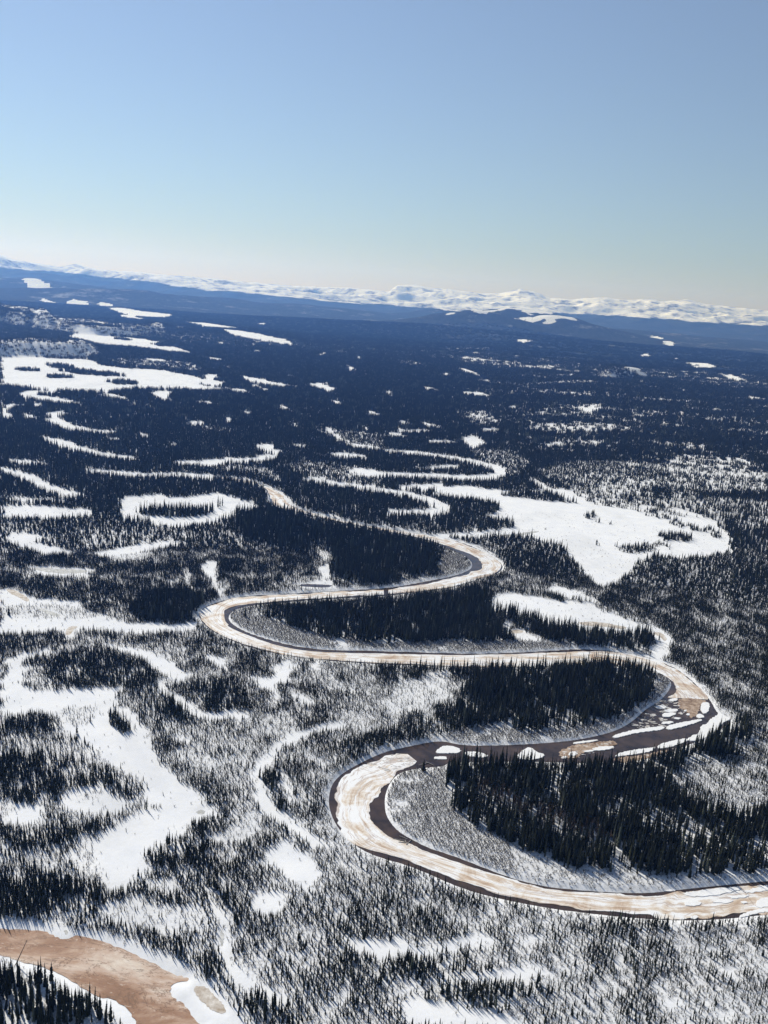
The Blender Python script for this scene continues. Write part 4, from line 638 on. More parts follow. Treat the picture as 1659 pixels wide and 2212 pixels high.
def m_pond():
    t = NT('brown_pond_ice', .6, .15)
    mp = t.n('ShaderNodeMapping'); mp.inputs['Rotation'].default_value = (0, 0, .45); mp.inputs['Scale'].default_value = (.55, 1.25, 1)
    t.l(t.pos(), mp.inputs['Vector']); p = mp.outputs[0]
    n = t.noise(.026, 8, .66, p, .9)
    c = t.ramp(n, [(.34, (.24, .125, .07)), (.44, (.33, .19, .12)), (.50, (.46, .31, .22)), (.55, (.55, .41, .32)), (.63, (.68, .58, .48)), (.72, (.78, .72, .66))])
    n2 = t.noise(.16, 8, .72, p, .4)
    c = t.mix(t.ramp(n2, [(.55, (0, 0, 0)), (.66, (.75, .75, .75))]), c, (.22, .13, .085))
    c = t.mix(t.ramp(t.noise(.05, 6, .7, p, .5), [(.482, (0, 0, 0)), (.497, (.8, .8, .8)), (.512, (0, 0, 0))]), c, (.17, .10, .065))
    n3 = t.noise(.5, 6, .7, p, .3)
    c = t.mix(t.ramp(n3, [(.60, (0, 0, 0)), (.68, (.7, .7, .7))]), c, (.72, .62, .53))
    t.bump(n2, .3, .2)
    return t.col(c)

M_SNOW, M_MOUNT = m_snow(), m_mountain()
M_WATER, M_ICE, M_POND = m_water(), m_ice(), m_pond()
M_FLOE = m_plain('floe_snow', (.82, .82, .82), (.92, .92, .91), .6, .6, .12)
M_SLUSH = m_plain('brown_slush', (.16, .095, .06), (.60, .47, .36), .30, .5, .1)
M_DIRTY = m_plain('dirty_ice', (.28, .27, .24), (.42, .41, .37), .8, .6, .1)
M_TAN = m_plain('tan_pond_ice', (.36, .28, .20), (.78, .74, .68), .28, .6)
M_GREY = m_plain('grey_pond_ice', (.36, .36, .34), (.70, .70, .68), .3, .6)
M_CROWN = m_plain('spruce_needles', (.015, .020, .018), (.040, .046, .036), .6)
def vary_crown(m):
    t = m.node_tree; b = t.nodes['Principled BSDF']; src = b.inputs['Base Color'].links[0].from_socket
    oi = t.nodes.new('ShaderNodeObjectInfo'); r = t.nodes.new('ShaderNodeValToRGB'); e = r.color_ramp.elements
    for k in range(3): e.new(.5)
    for q, (p, c) in zip(e, [(0, (.75, .8, .85)), (.5, (1.0, 1.0, 1.0)), (.88, (1.5, 1.35, 1.05)), (.93, (1.6, 1.4, 1.1)), (.94, (3.6, 3.3, 3.1))]): q.position = p; q.color = (*c, 1)
    r.color_ramp.interpolation = 'LINEAR'
    mx = t.nodes.new('ShaderNodeMix'); mx.data_type = 'RGBA'; mx.blend_type = 'MULTIPLY'; mx.inputs[0].default_value = 1.0
    t.links.new(oi.outputs['Random'], r.inputs[0]); t.links.new(src, mx.inputs[6]); t.links.new(r.outputs[0], mx.inputs[7]); t.links.new(mx.outputs[2], b.inputs['Base Color'])
vary_crown(M_CROWN)
M_TRUNK = m_plain('spruce_bark', (.06, .05, .042), (.13, .11, .09), 1.5)
M_TWIG = m_plain('willow_twigs', (.07, .065, .062), (.17, .155, .145), .4)
M_BIRCH = m_plain('bare_birch_twigs', (.07, .052, .042), (.15, .115, .09), .4)
M_WOOD = m_plain('weathered_wood', (.20, .18, .16), (.42, .40, .37), 1.2)
M_DEAD = m_plain('dead_trunk', (.04, .035, .03), (.10, .09, .075), 1.2)

# ------------------------------------------------------------------ ground
az = np.concatenate([np.linspace(-180, -42, 47)[:-1], np.arange(-42, 42, .155), np.linspace(42, 180, 47)[:-1]])
rad = np.concatenate([[.5, 40, 90, 140, 180], 205 * np.exp(np.arange(0, 770) * .0070)])
rad = np.concatenate([rad[rad < 24500], [25000]])
A_, R_ = np.meshgrid(np.radians(az), rad)
GX, GY = R_ * np.sin(A_), R_ * np.cos(A_)
gx, gy = GX.ravel(), GY.ravel()
gz = height(gx, gy); gk = zone(gx, gy)
wooded = np.isin(gk, (2, 3, 4, 5, 6, 8)).astype(float)
litter = np.where(np.isin(gk, (3, 4, 5, 6, 8)), 1.0, np.where(gk == 2, .8, np.where(gk == 7, .7, np.where(gk == 1, .5, 0.0))))
gr = np.hypot(gx, gy)
# snowy crowns of the middle hills
hilltop = np.zeros(gx.shape)
for cx, cy, hz, sa, sr in HILLS[:5]:
    hilltop = np.maximum(hilltop, np.exp(-((gx - cx) / (sa * .8)) ** 2 - ((gy - cy) / (sr * .9)) ** 2))
hilltop = sstep(.72, 1.05, hilltop + (fbm(gx / 130, gy / 130, 81, 3) - .5) * .9)
canopy = wooded * sstep(3800, 6500, gr) * (1 - hilltop)
canopy = np.where(gk == 1, .45 * sstep(3800, 6500, gr), canopy)
ground = grid_mesh('snow_ground', GX, GY, gz, M_SNOW, {'litter': litter, 'canopy': canopy}, wrap=True)
tag(ground, 'snow covered valley floor with clearings', kind='structure')

# ------------------------------------------------------------------ far mountains
maz = np.arange(-58, 58.01, .09)
mr = 11500 * np.exp(np.linspace(0, math.log(24500 / 11500.), 190))
sk = np.array(SKYLINE); el = np.interp(maz, sk[:, 0], sk[:, 1])
outm = (maz < sk[0, 0]) | (maz > sk[-1, 0])
el = np.where(outm, el + (fbm(maz * .6, maz * 0 + 3, 5, 4) - .5) * .5, el) + (fbm(maz * 3.5, maz * 0 + 9, 15, 3) - .5) * .06
A_, R_ = np.meshgrid(np.radians(maz), mr)
MX, MY = R_ * np.sin(A_), R_ * np.cos(A_)
CR = 19000.
zc = (CAM_H + CR * np.tan(np.radians(el)))[None, :]
e = sstep(11900, CR, R_) ** 1.25 * (1 - .9 * sstep(CR, 24500, R_))
rid = 1 - np.abs(2 * fbm(MX / 2300, MY / 1300, 41, 5) - 1)
rid2 = 1 - np.abs(2 * fbm(MX / 1000, MY / 800, 47, 5) - 1)
away = 1 - np.exp(-((R_ - CR) / 1200.) ** 2)
MZ = zc * e * (1 - away * .45) + away * ((rid - .62) * 480 + (rid2 - .6) * 190) * np.clip(e * 1.6, 0, 1)
lim = CAM_H + R_ * np.tan(np.radians(el - .05))[None, :]
MZ = np.where(away > .05, np.minimum(MZ, lim), MZ)
MZ = MZ - 30 * (1 - sstep(11500, 12400, R_)) - 40 * sstep(23700, 24500, R_)
slope_side = np.interp(np.degrees(A_), [-30, -20, -12, -5, 0, 5, 12, 25], [335, 300, 190, 150, 140, 150, 225, 240])
mcan = 1 - sstep(-75, 45, MZ - slope_side)
mount = grid_mesh('mountain_range', MX, MY, MZ, M_MOUNT, {'canopy': mcan})
tag(mount, 'snowy mountain range along the horizon', kind='structure')

# ------------------------------------------------------------------ water and ice
def flat_poly(name, poly, z, mat, thick=0.0, parent=None):
    vs = [Vector((x, y, 0)) for x, y in poly]
    tris = tessellate_polygon([vs]); n = len(vs)
    # origin at the middle of the piece
    cx = sum(p[0] for p in poly) / n; cy = sum(p[1] for p in poly) / n
    top = [(x - cx, y - cy, 0) for x, y in poly]
    faces = []
    for t in tris:
        a, b, c = [poly[i] for i in t]
        s = (b[0] - a[0]) * (c[1] - a[1]) - (b[1] - a[1]) * (c[0] - a[0])
        if abs(s) < 1e-9: continue
        faces.append(tuple(t) if s > 0 else (t[0], t[2], t[1]))
    verts = top
    if thick:
        bot = [(x * 1.02, y * 1.02, -thick) for x, y, _ in top]
        verts = top + bot
        ar = sum(poly[i - 1][0] * poly[i][1] - poly[i][0] * poly[i - 1][1] for i in range(n))
        for i in range(n):
            j = (i + 1) % n
            faces.append((i, n + i, n + j, j) if ar > 0 else (j, n + j, n + i, i))
    o = link_mesh(name, verts, faces, mat, parent); o.location = (cx, cy, z)
    return o

def rough_edge(poly, amp, step, seed):
    """break a smooth outline up into an irregular one"""
    out = []; n = len(poly); rnd = random.Random(seed)
    for i in range(n):
        a, b = np.array(poly[i]), np.array(poly[(i + 1) % n]); d = b - a; L = float(np.hypot(*d))
        k = max(1, int(L / step))
        for j in range(k):
            p = a + d * j / k; nrm = np.array((-d[1], d[0])) / (L + 1e-9)
            q = p + nrm * rnd.uniform(-amp, amp); out.append((float(q[0]), float(q[1])))
    return out

tag(flat_poly('river_water', RIVER_S, WATER_Z, M_WATER), 'dark open river water beside the ice', kind='structure')

def resample(p, n):
    p = np.array(p, float); d = np.concatenate([[0], np.cumsum(np.hypot(*np.diff(p, axis=0).T))])
    t = np.linspace(0, d[-1], n)
    return np.stack([np.interp(t, d, p[:, 0]), np.interp(t, d, p[:, 1])], 1), t

def ice_sheet(name, edges, label, seed, amp=.7):
    a, ta = resample(smooth_poly(edges[0], 2, False), 420); b, tb = resample(smooth_poly(edges[1], 2, False), 420)
    m = 10
    na = (fbm(ta / 5, ta * 0, seed, 4) - .5) * 4 * amp + (fbm(ta / 16, ta * 0, seed + 1, 3) - .60) * 15 * amp; nb = (fbm(tb / 5, tb * 0 + 5, seed, 4) - .5) * 5 * amp + (fbm(tb / 16, tb * 0 + 5, seed + 2, 3) - .46) * 14 * amp
    w = b - a; wl = np.hypot(w[:, 0], w[:, 1])[:, None]; wu = w / (wl + 1e-6)
    a2, b2 = a + wu * na[:, None], b + wu * nb[:, None]
    rows = []
    for j in range(m + 1):
        rows.append(a2 + (b2 - a2) * j / m)
    P = np.stack(rows, 1)                       # (420, m+1, 2)
    zz = np.zeros(P.shape[:2]) + (fbm(P[..., 0] / 9, P[..., 1] / 9, seed + 3, 3) - .5) * .12
    verts = [(p[0], p[1], ICE_Z + z) for p, z in zip(P.reshape(-1, 2), zz.ravel())]
    N = m + 1; faces = []
    for i in range(419):
        for j in range(m):
            faces.append((i * N + j, (i + 1) * N + j, (i + 1) * N + j + 1, i * N + j + 1))
    c = len(verts)
    ring = [i * N for i in range(420)] + [419 * N + j for j in range(1, m)] + [i * N + m for i in range(419, -1, -1)] + [j for j in range(m - 1, 0, -1)]
    verts += [(verts[k][0], verts[k][1], WATER_Z - .15) for k in ring]
    R = len(ring)
    for k in range(R):
        faces.append((ring[k], ring[(k + 1) % R], c + (k + 1) % R, c + k))
    o = link_mesh(name, verts, faces, M_ICE, smooth=False)
    me = o.data; uv = me.uv_layers.new(name='UVMap'); tu = (ta + tb) / 2
    U = np.zeros((len(verts), 2)); tt = np.repeat(tu, N)
    U[:c, 0] = tt; U[:c, 1] = (np.tile(np.arange(N) / m, 420) * np.repeat(wl[:, 0], N))
    for k, q in enumerate(ring): U[c + k] = U[q]
    li = np.empty(len(me.loops), np.int32); me.loops.foreach_get('vertex_index', li)
    uv.data.foreach_set('uv', U[li].ravel().astype(np.float32))
    bm = bmesh.new(); bm.from_mesh(me); bmesh.ops.recalc_face_normals(bm, faces=bm.faces); bm.to_mesh(me); bm.free()
    return tag(o, label, kind='structure')

ice_sheet('river_ice', SHEET_A, 'cream and tan ice sheet filling the nearest river bend', 3)
ice_sheet('river_ice', SHEET_B, 'cream ice sheet along the middle river loop', 8, .5)
ice_sheet('river_ice', SHEET_C, 'cream ice sheet in the upper river bend', 13, .4)

for i, (label, tan, p) in enumerate(FLOES):
    q = rough_edge(smooth_poly(p, 1), .45 if tan != 1 else .8, 1.1, i)
    z = FLOE_Z + random.uniform(-.04, .08) if tan != 1 else ICE_Z + .03 + .01 * (i % 3)
    o = flat_poly('ice_floe' if tan != 1 else 'slush_shelf', q, z, (M_FLOE, M_SLUSH, M_DIRTY)[tan], FLOE_Z - WATER_Z + .1)
    tag(o, label, 'ice floe' if tan != 1 else 'slush', 'ice floes in the river' if tan != 1 else 'brown slush shelves in the river')

# brash: crowds of small broken pieces
bv, bf = [], []; rnd = random.Random(31)
for poly in BRASH:
    pa = np.array(poly); lo, hi = pa.min(0), pa.max(0)
    ar = abs(sum(pa[i - 1][0] * pa[i][1] - pa[i][0] * pa[i - 1][1] for i in range(len(pa)))) / 2
    for _ in range(int(ar / 5)):
        c = (rnd.uniform(lo[0], hi[0]), rnd.uniform(lo[1], hi[1]))
        if not inside(poly, np.array([c[0]]), np.array([c[1]]))[0]: continue
        s = .35 + 1.3 * rnd.random() ** 2.2; e = rnd.uniform(.4, .8); a0 = rnd.uniform(-.5, .5); nn_ = rnd.randint(5, 7); z = ICE_Z + .05 + rnd.uniform(0, .12); q = []
        for k in range(nn_):
            t_ = 6.283 * k / nn_; rr = s * rnd.uniform(.75, 1.15); px, py = rr * math.cos(t_) * 1.5, rr * math.sin(t_) * e
            q.append((c[0] + px * math.cos(a0) - py * math.sin(a0), c[1] + px * math.sin(a0) + py * math.cos(a0)))
        n0 = len(bv); bv += [(x_, y_, z) for x_, y_ in q] + [(x_, y_, WATER_Z - .1) for x_, y_ in q]
        bf.append(tuple(range(n0, n0 + nn_)))
        for k in range(nn_): bf.append((n0 + k, n0 + nn_ + k, n0 + nn_ + (k + 1) % nn_, n0 + (k + 1) % nn_))
M_BRASH = m_plain('brash_ice', (.42, .37, .32), (.86, .85, .83), .5, .6, .1)
tag(link_mesh('brash_ice', bv, bf, M_BRASH), 'small broken pieces of ice crowding the open water', kind='stuff')

pond = flat_poly('pond_ice', rough_edge(POND_S, .5, 1.5, 77), -.86, M_POND); tag(pond, 'brown stained ice of the pond at the lower left', kind='structure')
for i, (kind, p) in enumerate(MELT_S):
    o = flat_poly('melt_pond', rough_edge(p, .45, .9, 200 + i), -.27, {'tan': M_TAN, 'grey': M_GREY, 'water': M_WATER}[kind])
    tag(o, {'tan': 'tan', 'grey': 'grey', 'water': 'dark'}[kind] + ' patch of melting ice in a snowy clearing', kind='structure')

# ------------------------------------------------------------------ tree shapes (unit height)
class MB:
    def __init__(s): s.v = []; s.f = []; s.m = []
    def tri(s, a, b, c, m=0):
        n = len(s.v); s.v += [a, b, c]; s.f.append((n, n + 1, n + 2)); s.m.append(m)
    def cone(s, c, r0, h0, r1, h1, n, m=0, ph=0, jag=None):
        for i in range(n):
            a, b = ph + 2 * math.pi * i / n, ph + 2 * math.pi * (i + 1) / n
            j0 = jag[i % n] if jag else 1; j1 = jag[(i + 1) % n] if jag else 1
            p = (c[0] + r0 * j0 * math.cos(a), c[1] + r0 * j0 * math.sin(a), h0); q = (c[0] + r0 * j1 * math.cos(b), c[1] + r0 * j1 * math.sin(b), h0)
            if r1 <= 1e-6:
                s.tri(p, q, (c[0], c[1], h1), m)
            else:
                u = (c[0] + r1 * math.cos(a), c[1] + r1 * math.sin(a), h1); w = (c[0] + r1 * math.cos(b), c[1] + r1 * math.sin(b), h1)
                s.tri(p, q, w, m); s.tri(p, w, u, m)
    def mesh(s, name, mats):
        me = bpy.data.meshes.new(name); me.from_pydata(s.v, [], s.f); me.update()
        for m in mats: me.materials.append(m)
        me.polygons.foreach_set('material_index', s.m)
        return me

def spruce_crown(mb, R, rnd, whorls=13, base=.06, c=(0, 0), H=1.0, branches=8):
    """tiers of drooping boughs round a narrow core"""
    ragged = rnd.uniform(.15, .35)
    for i in range(whorls):
        t = (i + rnd.uniform(-.2, .2)) / whorls
        h = (base + (1 - base) * t)
        r = R * max(.10, (1 - t) ** .75) * rnd.uniform(1 - ragged, 1 + ragged * .5) * (1 if t > .1 else .75)
        ph = rnd.uniform(0, 6.28)
        for k in range(branches if t < .75 else 5):
            if rnd.random() < .10: continue
            a = ph + 6.283 * k / (branches if t < .75 else 5) + rnd.uniform(-.25, .25)
            rr = r * rnd.uniform(.7, 1.2); w = rr * .52; dz = -rr * rnd.uniform(.35, .75) 
            ca, sa = math.cos(a), math.sin(a)
            root = (c[0], c[1], (h + .05) * H); mid = (c[0] + ca * rr * .6, c[1] + sa * rr * .6, (h + .012) * H + dz * .45 * H)
            tip = (c[0] + ca * rr, c[1] + sa * rr, h * H + dz * H)
            l = (c[0] + ca * rr * .6 - sa * w, c[1] + sa * rr * .6 + ca * w, h * H + dz * .75 * H)
            q = (c[0] + ca * rr * .6 + sa * w, c[1] + sa * rr * .6 - ca * w, h * H + dz * .75 * H)
            mb.tri(root, l, mid); mb.tri(root, mid, q); mb.tri(mid, l, tip); mb.tri(mid, tip, q)
    mb.cone(c, R * .42, base * H, R * .06, .97 * H, 6); mb.cone(c, R * .06, .97 * H, 0, 1.0 * H, 4)

def spruce_trunk(mb, c=(0, 0), H=1.0, m=0, n=6):
    mb.cone(c, .013, 0, .009, .3 * H, n, m); mb.cone(c, .009, .3 * H, 0, .95 * H, n, m)

def low_spruce(mb, c, H, R, rnd):
    for k in range(4):
        t0 = .04 + .22 * k; t1 = min(1.0, t0 + .42)
        mb.cone(c, R * (1 - .22 * k) * rnd.uniform(.85, 1.1), t0 * H, 0, t1 * H, 6, 0, rnd.uniform(0, 6), [rnd.uniform(.6, 1.25) for _ in range(6)])

CROWNS, TRUNKS, SINGLES = [], [], []
for i in range(8):
    rnd = random.Random(100 + i); R = (.075, .085, .095, .105, .115, .125, .09, .14)[i]
    mb = MB(); spruce_crown(mb, R, rnd, (14, 15, 13, 16, 14, 15, 17, 13)[i], rnd.uniform(.03, .10)); CROWNS.append(mb.mesh('spruce_crown', [M_CROWN]))
    mt = MB(); spruce_trunk(mt); TRUNKS.append(mt.mesh('spruce_trunk', [M_TRUNK]))
    both = MB(); both.v = mb.v + mt.v; both.f = mb.f + [tuple(q + len(mb.v) for q in f) for f in mt.f]; both.m = [0] * len(mb.f) + [1] * len(mt.f)
    SINGLES.append(both.mesh('spruce', [M_CROWN, M_TRUNK]))

def clump(n, size, seed):
    rnd = random.Random(seed); mb = MB()
    for k in range(n):
        a, b = rnd.uniform(-.5, .5) * size, rnd.uniform(-.5, .5) * size
        H = rnd.uniform(5.5, 13); low_spruce(mb, (a, b), H, H * rnd.uniform(.08, .13), rnd)
    return mb.mesh('spruce_clump', [M_CROWN])
CL3 = [clump(3, 5.5, 300 + i) for i in range(5)]
CL9 = [clump(11, 12, 320 + i) for i in range(5)]
CL30 = [clump(34, 25, 340 + i) for i in range(4)]

def twig_mesh(name, n, mat, tree, seed):
    rnd = random.Random(seed); mb = MB()
    if tree: mb.cone((0, 0), .012, 0, .003, .9, 4)
    for k in range(n):
        a = rnd.uniform(0, 6.28); s = rnd.uniform(.15, .75) if tree else 0
        L = rnd.uniform(.15, .34) * (1.2 - s) if tree else rnd.uniform(.6, 1.0)
        out = L * (rnd.uniform(.4, .7) if tree else rnd.uniform(.15, .75)); up = L * rnd.uniform(.7, 1.1)
        p0 = np.array((0, 0, s)); p1 = np.array((math.cos(a) * out, math.sin(a) * out, s + up))
        sd = np.array((-math.sin(a), math.cos(a), 0)) * (.012 if tree else .034); fw = np.array((math.cos(a), math.sin(a), 0)) * (.012 if tree else .034)
        mb.tri(tuple(p0 - sd), tuple(p0 + sd), tuple(p1)); mb.tri(tuple(p0 + sd), tuple(p0 + fw), tuple(p1)); mb.tri(tuple(p0 + fw), tuple(p0 - sd), tuple(p1))
        for _ in range(3):
            f = rnd.uniform(.35, .85); b0 = p0 + (p1 - p0) * f; a2 = a + rnd.uniform(-1.3, 1.3); l2 = L * rnd.uniform(.25, .5)
            b1 = b0 + np.array((math.cos(a2) * l2 * .6, math.sin(a2) * l2 * .6, l2 * .8))
            mb.tri(tuple(b0 - sd * .6), tuple(b0 + sd * .6), tuple(b1)); mb.tri(tuple(b0 + sd * .6), tuple(b0 + fw * .6), tuple(b1)); mb.tri(tuple(b0 + fw * .6), tuple(b0 - sd * .6), tuple(b1))
    return mb.mesh(name, [mat])
SHRUBS = [twig_mesh('willow_shrub', 13, M_TWIG, False, 400 + i) for i in range(4)]
BIRCHES = [twig_mesh('bare_birch', 26, M_BIRCH, True, 420 + i) for i in range(4)]

def scatter(name, pts, rot, scl, var, meshes, label):
    """one mass of plants: instances of a few shapes on surveyed points"""
    me = bpy.data.meshes.new(name); n = len(pts)
    me.vertices.add(n); me.vertices.foreach_set('co', np.asarray(pts, np.float32).ravel())
    a = me.attributes.new('rot', 'FLOAT_VECTOR', 'POINT'); a.data.foreach_set('vector', np.asarray(rot, np.float32).ravel())
    a = me.attributes.new('scl', 'FLOAT_VECTOR', 'POINT'); a.data.foreach_set('vector', np.asarray(scl, np.float32).ravel())
    a = me.attributes.new('var', 'INT', 'POINT'); a.data.foreach_set('value', np.asarray(var, np.int32))
    o = bpy.data.objects.new(name, me); COL.objects.link(o)
    ng = bpy.data.node_groups.new(name, 'GeometryNodeTree')
    ng.interface.new_socket('Geometry', in_out='INPUT', socket_type='NodeSocketGeometry'); ng.interface.new_socket('Geometry', in_out='OUTPUT', socket_type='NodeSocketGeometry')
    N = ng.nodes; gi = N.new('NodeGroupInput'); go = N.new('NodeGroupOutput'); iop = N.new('GeometryNodeInstanceOnPoints')
    join = N.new('GeometryNodeJoinGeometry')
    for m in reversed(meshes):                        # join takes the last link first
        src = bpy.data.objects.new(m.name, m)
        oi = N.new('GeometryNodeObjectInfo'); oi.inputs['Object'].default_value = src; oi.inputs['As Instance'].default_value = True
        ng.links.new(oi.outputs['Geometry'], join.inputs[0])
    def at(nm, ty):
        x = N.new('GeometryNodeInputNamedAttribute'); x.data_type = ty; x.inputs['Name'].default_value = nm
        return [s for s in x.outputs if s.enabled and s.name == 'Attribute'][0]
    ng.links.new(gi.outputs[0], iop.inputs['Points']); ng.links.new(join.outputs[0], iop.inputs['Instance'])
    iop.inputs['Pick Instance'].default_value = True
    ng.links.new(at('var', 'INT'), iop.inputs['Instance Index'])
    ng.links.new(at('rot', 'FLOAT_VECTOR'), iop.inputs['Rotation']); ng.links.new(at('scl', 'FLOAT_VECTOR'), iop.inputs['Scale'])
    ng.links.new(iop.outputs[0], go.inputs[0])
    md = o.modifiers.new('plants', 'NODES'); md.node_group = ng
    return tag(o, label, kind='stuff')

# ------------------------------------------------------------------ where the plants stand
def cells(r0, r1, half, size):
    g = np.arange(-r1, r1, size); gy_ = np.arange(r0 * math.cos(math.radians(half)) - size, r1, size)
    X, Y = np.meshgrid(g, gy_); X = X.ravel(); Y = Y.ravel()
    r = np.hypot(X, Y); k = (r >= r0) & (r < r1) & (np.abs(np.degrees(np.arctan2(X, Y))) < half)
    X, Y = X[k], Y[k]
    return X + rng.uniform(-.48, .48, X.shape) * size, Y + rng.uniform(-.48, .48, X.shape) * size

def clear_of_water(x, y, margin):
    ok = sdist(RIVER_S, x, y, margin + 1) < -margin
    ok &= sdist(POND_S, x, y, margin + 1) < -margin
    for _, p in MELT_S: ok &= sdist(p, x, y, 2.5) < -1.5
    return ok

X, Y = cells(225, 1000, 37, 1.4)
K = zone(X, Y); n1 = fbm(X / 34, Y / 34, 91, 3); n2 = fbm(X / 9, Y / 9, 95, 2)
patch = sstep(.30, .62, n1)
dens = np.choose(K, [.007, .15, .36 + .40 * patch, .74, .46, .44, .2, .004, .42, 0.])
dens = dens * (.45 + 1.05 * sstep(.3, .7, n2)) * np.where(K == 2, 1 + .3 * sstep(620, 850, np.hypot(X, Y)), 1.0)
keep = rng.uniform(0, 1, X.shape) < dens
X, Y, K = X[keep], Y[keep], K[keep]
ok = clear_of_water(X, Y, 2.6) & (clear_of_water(X, Y, 6.0) | (rng.uniform(0, 1, X.shape) < .55)); X, Y, K = X[ok], Y[ok], K[ok]
HT = np.choose(K, [2.0, 3.1, 3.7, 5.8, 10.2, 10.0, 9, 3.0, 6.3, 4.]) * np.clip(rng.normal(1, .27, X.shape), .4, 1.65)
HT *= (.8 + .4 * n1[keep][ok]) * np.where(K == 2, 1 + .25 * sstep(620, 900, np.hypot(X, Y)), 1.0)
ZT = height(X, Y)
one = dict(x=X, y=Y, z=ZT, k=K, h=HT)

def to_rows(parts):
    P = np.concatenate([p[0] for p in parts]); Rr = np.concatenate([p[1] for p in parts]); S = np.concatenate([p[2] for p in parts]); V = np.concatenate([p[3] for p in parts])
    return P, Rr, S, V

# the three hundred spruces that show largest
d3 = np.sqrt(X ** 2 + Y ** 2 + CAM_H ** 2)
vx, vy, vz = X, Y, ZT - CAM_H
cxx = vx * _r.x + vy * _r.y + vz * _r.z; cyy = vx * _u.x + vy * _u.y + vz * _u.z; czz = vx * _F.x + vy * _F.y + vz * _F.z
sx, sy = cxx / czz * 1900, cyy / czz * 1900
vis = (np.abs(sx) < 815) & (sy > -1095) & (K != 6)
score = np.where(vis, HT / d3, 0)
big = np.argsort(-score)[:295]
isbig = np.zeros(X.shape, bool); isbig[big] = True

def make_spruce(x, y, z, h, var, rz, wide, name='spruce_tree'):
    root = bpy.data.objects.new(name, None); COL.objects.link(root)
    root.empty_display_size = .5
    root.location = (x, y, z - .1); root.rotation_euler = (0, 0, rz); root.scale = (h * wide, h * wide, h)
    c = bpy.data.objects.new('crown', CROWNS[var]); COL.objects.link(c); c.parent = root
    t = bpy.data.objects.new('trunk', TRUNKS[var]); COL.objects.link(t); t.parent = root
    return root

def stand_of(i):
    """where one of the large spruces stands, told by things one can find"""
    x, y, k = X[i], Y[i], K[i]
    if k == 5:
        q = min(3, max(0, int((x + 150) / 30))); return 'tall dark spruce ' + ('left', 'mid left', 'mid right', 'right tip')[q] + ' in the lower left corner stand below the brown pond'
    if k == 4 and y < 640:
        q = min(3, max(0, int((x - 45) / 42))); row = 'front' if y < 470 else ('middle' if y < 530 else 'back')
        return 'tall dark spruce, %s %s of the big stand inside the nearest bend' % (row, ('far left', 'centre left', 'centre right', 'far right')[q])
    if x < -30:
        return 'dark spruce on the %s bank of the brown pond' % ('upper left' if x < -95 else 'upper right') if y < 400 else 'dark spruce in the left hand woods above the brown pond bank'
    if y < 365:
        return 'slim dark spruce at the bottom edge, ' + ('just right of the brown pond' if x < 40 else ('below the small snowy strips' if x < 110 else 'in the bottom right corner'))
    if y > 640: return 'tall dark spruce on the wooded point opposite the broken ice'
    return 'slim dark spruce between nearest river bend and bottom edge, ' + ('left part' if x < 60 else 'right part')
for i in big:
    o = make_spruce(X[i], Y[i], ZT[i], HT[i], int(rng.integers(0, 8)), rng.uniform(0, 6.28), rng.uniform(.70, 1.0))
    lab = stand_of(i)
    lab = lab.replace('tall dark spruce', ('lower' if HT[i] < 12.6 else ('tall' if HT[i] < 14.2 else 'very tall')) + ' dark spruce')
    tag(o, lab, 'spruce tree', lab.replace('very ', '').replace('lower dark', 'tall dark').replace('tall dark spruce', 'spruces').replace('slim dark spruce', 'spruces').replace('dark spruce', 'spruces'))

parts = []
m = ~isbig
n = int(m.sum())
tilt = rng.normal(0, .035, (n, 2))
w = rng.uniform(.68, 1.05, n) * np.where(K[m] == 2, 1.12, 1.0)
parts.append((np.stack([X[m], Y[m], ZT[m] - .1], 1), np.stack([tilt[:, 0], tilt[:, 1], rng.uniform(0, 6.28, n)], 1), np.stack([HT[m] * w, HT[m] * w, HT[m]], 1), rng.integers(0, 8, n)))
NEARN = n

def band(r0, r1, half, size, meshes_at, nvar, dens_t, seed):
    x, y = cells(r0, r1, half, size); k = zone(x, y)
    nn = fbm(x / (size * 9), y / (size * 4), seed, 3)
    dn = np.choose(k, dens_t)
    dn = np.where((k == 8) | (k == 2), dn * (.78 + .3 * sstep(.28, .52, nn)), dn)
    # open streaks on the gentle upland to the right
    st = fbm(x / 420 + y / 900, y / 95, seed + 5, 4)
    upl = sstep(100, 500, x) * sstep(1000, 1400, y)
    st2 = fbm(x / 130 + y / 400, y / 40, seed + 9, 3)
    dn = dn * (1 - .62 * upl * sstep(.46, .60, st)) * (1 - .45 * upl * sstep(.5, .62, st2))
    kp = rng.uniform(0, 1, x.shape) < dn; x, y, k = x[kp], y[kp], k[kp]
    ok = sdist(RIVER_S, x, y, size) < -size * .9; x, y, k = x[ok], y[ok], k[ok]
    c = len(x); s = rng.uniform(.8, 1.2, c) * np.choose(k, [.5, .7, .72, .95, 1.35, 1, 1, .5, 1.0, 1.]); sv = np.stack([np.ones(c), np.ones(c), s], 1)
    sv[:, :2] *= (s[:, None] * .35 + .65)
    parts.append((np.stack([x, y, height(x, y) - .15], 1), np.stack([np.zeros(c), np.zeros(c), rng.uniform(0, 6.28, c)], 1), sv, meshes_at + rng.integers(0, nvar, c)))
D3 = [.002, .56, .80, .95, .97, .9, .8, .02, .93, 0.]
band(1000, 1900, 33, 4.6, 8, 5, D3, 131)
band(1900, 4300, 31, 10.5, 13, 5, [.0, .42, .65, .97, .97, .9, .8, .05, .97, 0.], 151)
band(4300, 8600, 30, 24, 18, 4, [.0, .4, .7, .97, .97, .9, .8, .05, .95, 0.], 171)
P, Rr, S, V = to_rows(parts)
print('trees', NEARN, [len(p[0]) for p in parts])
scatter('spruce_forest', P, Rr, S, V, SINGLES + CL3 + CL9 + CL30, 'dark spruce forest covering the valley floor')

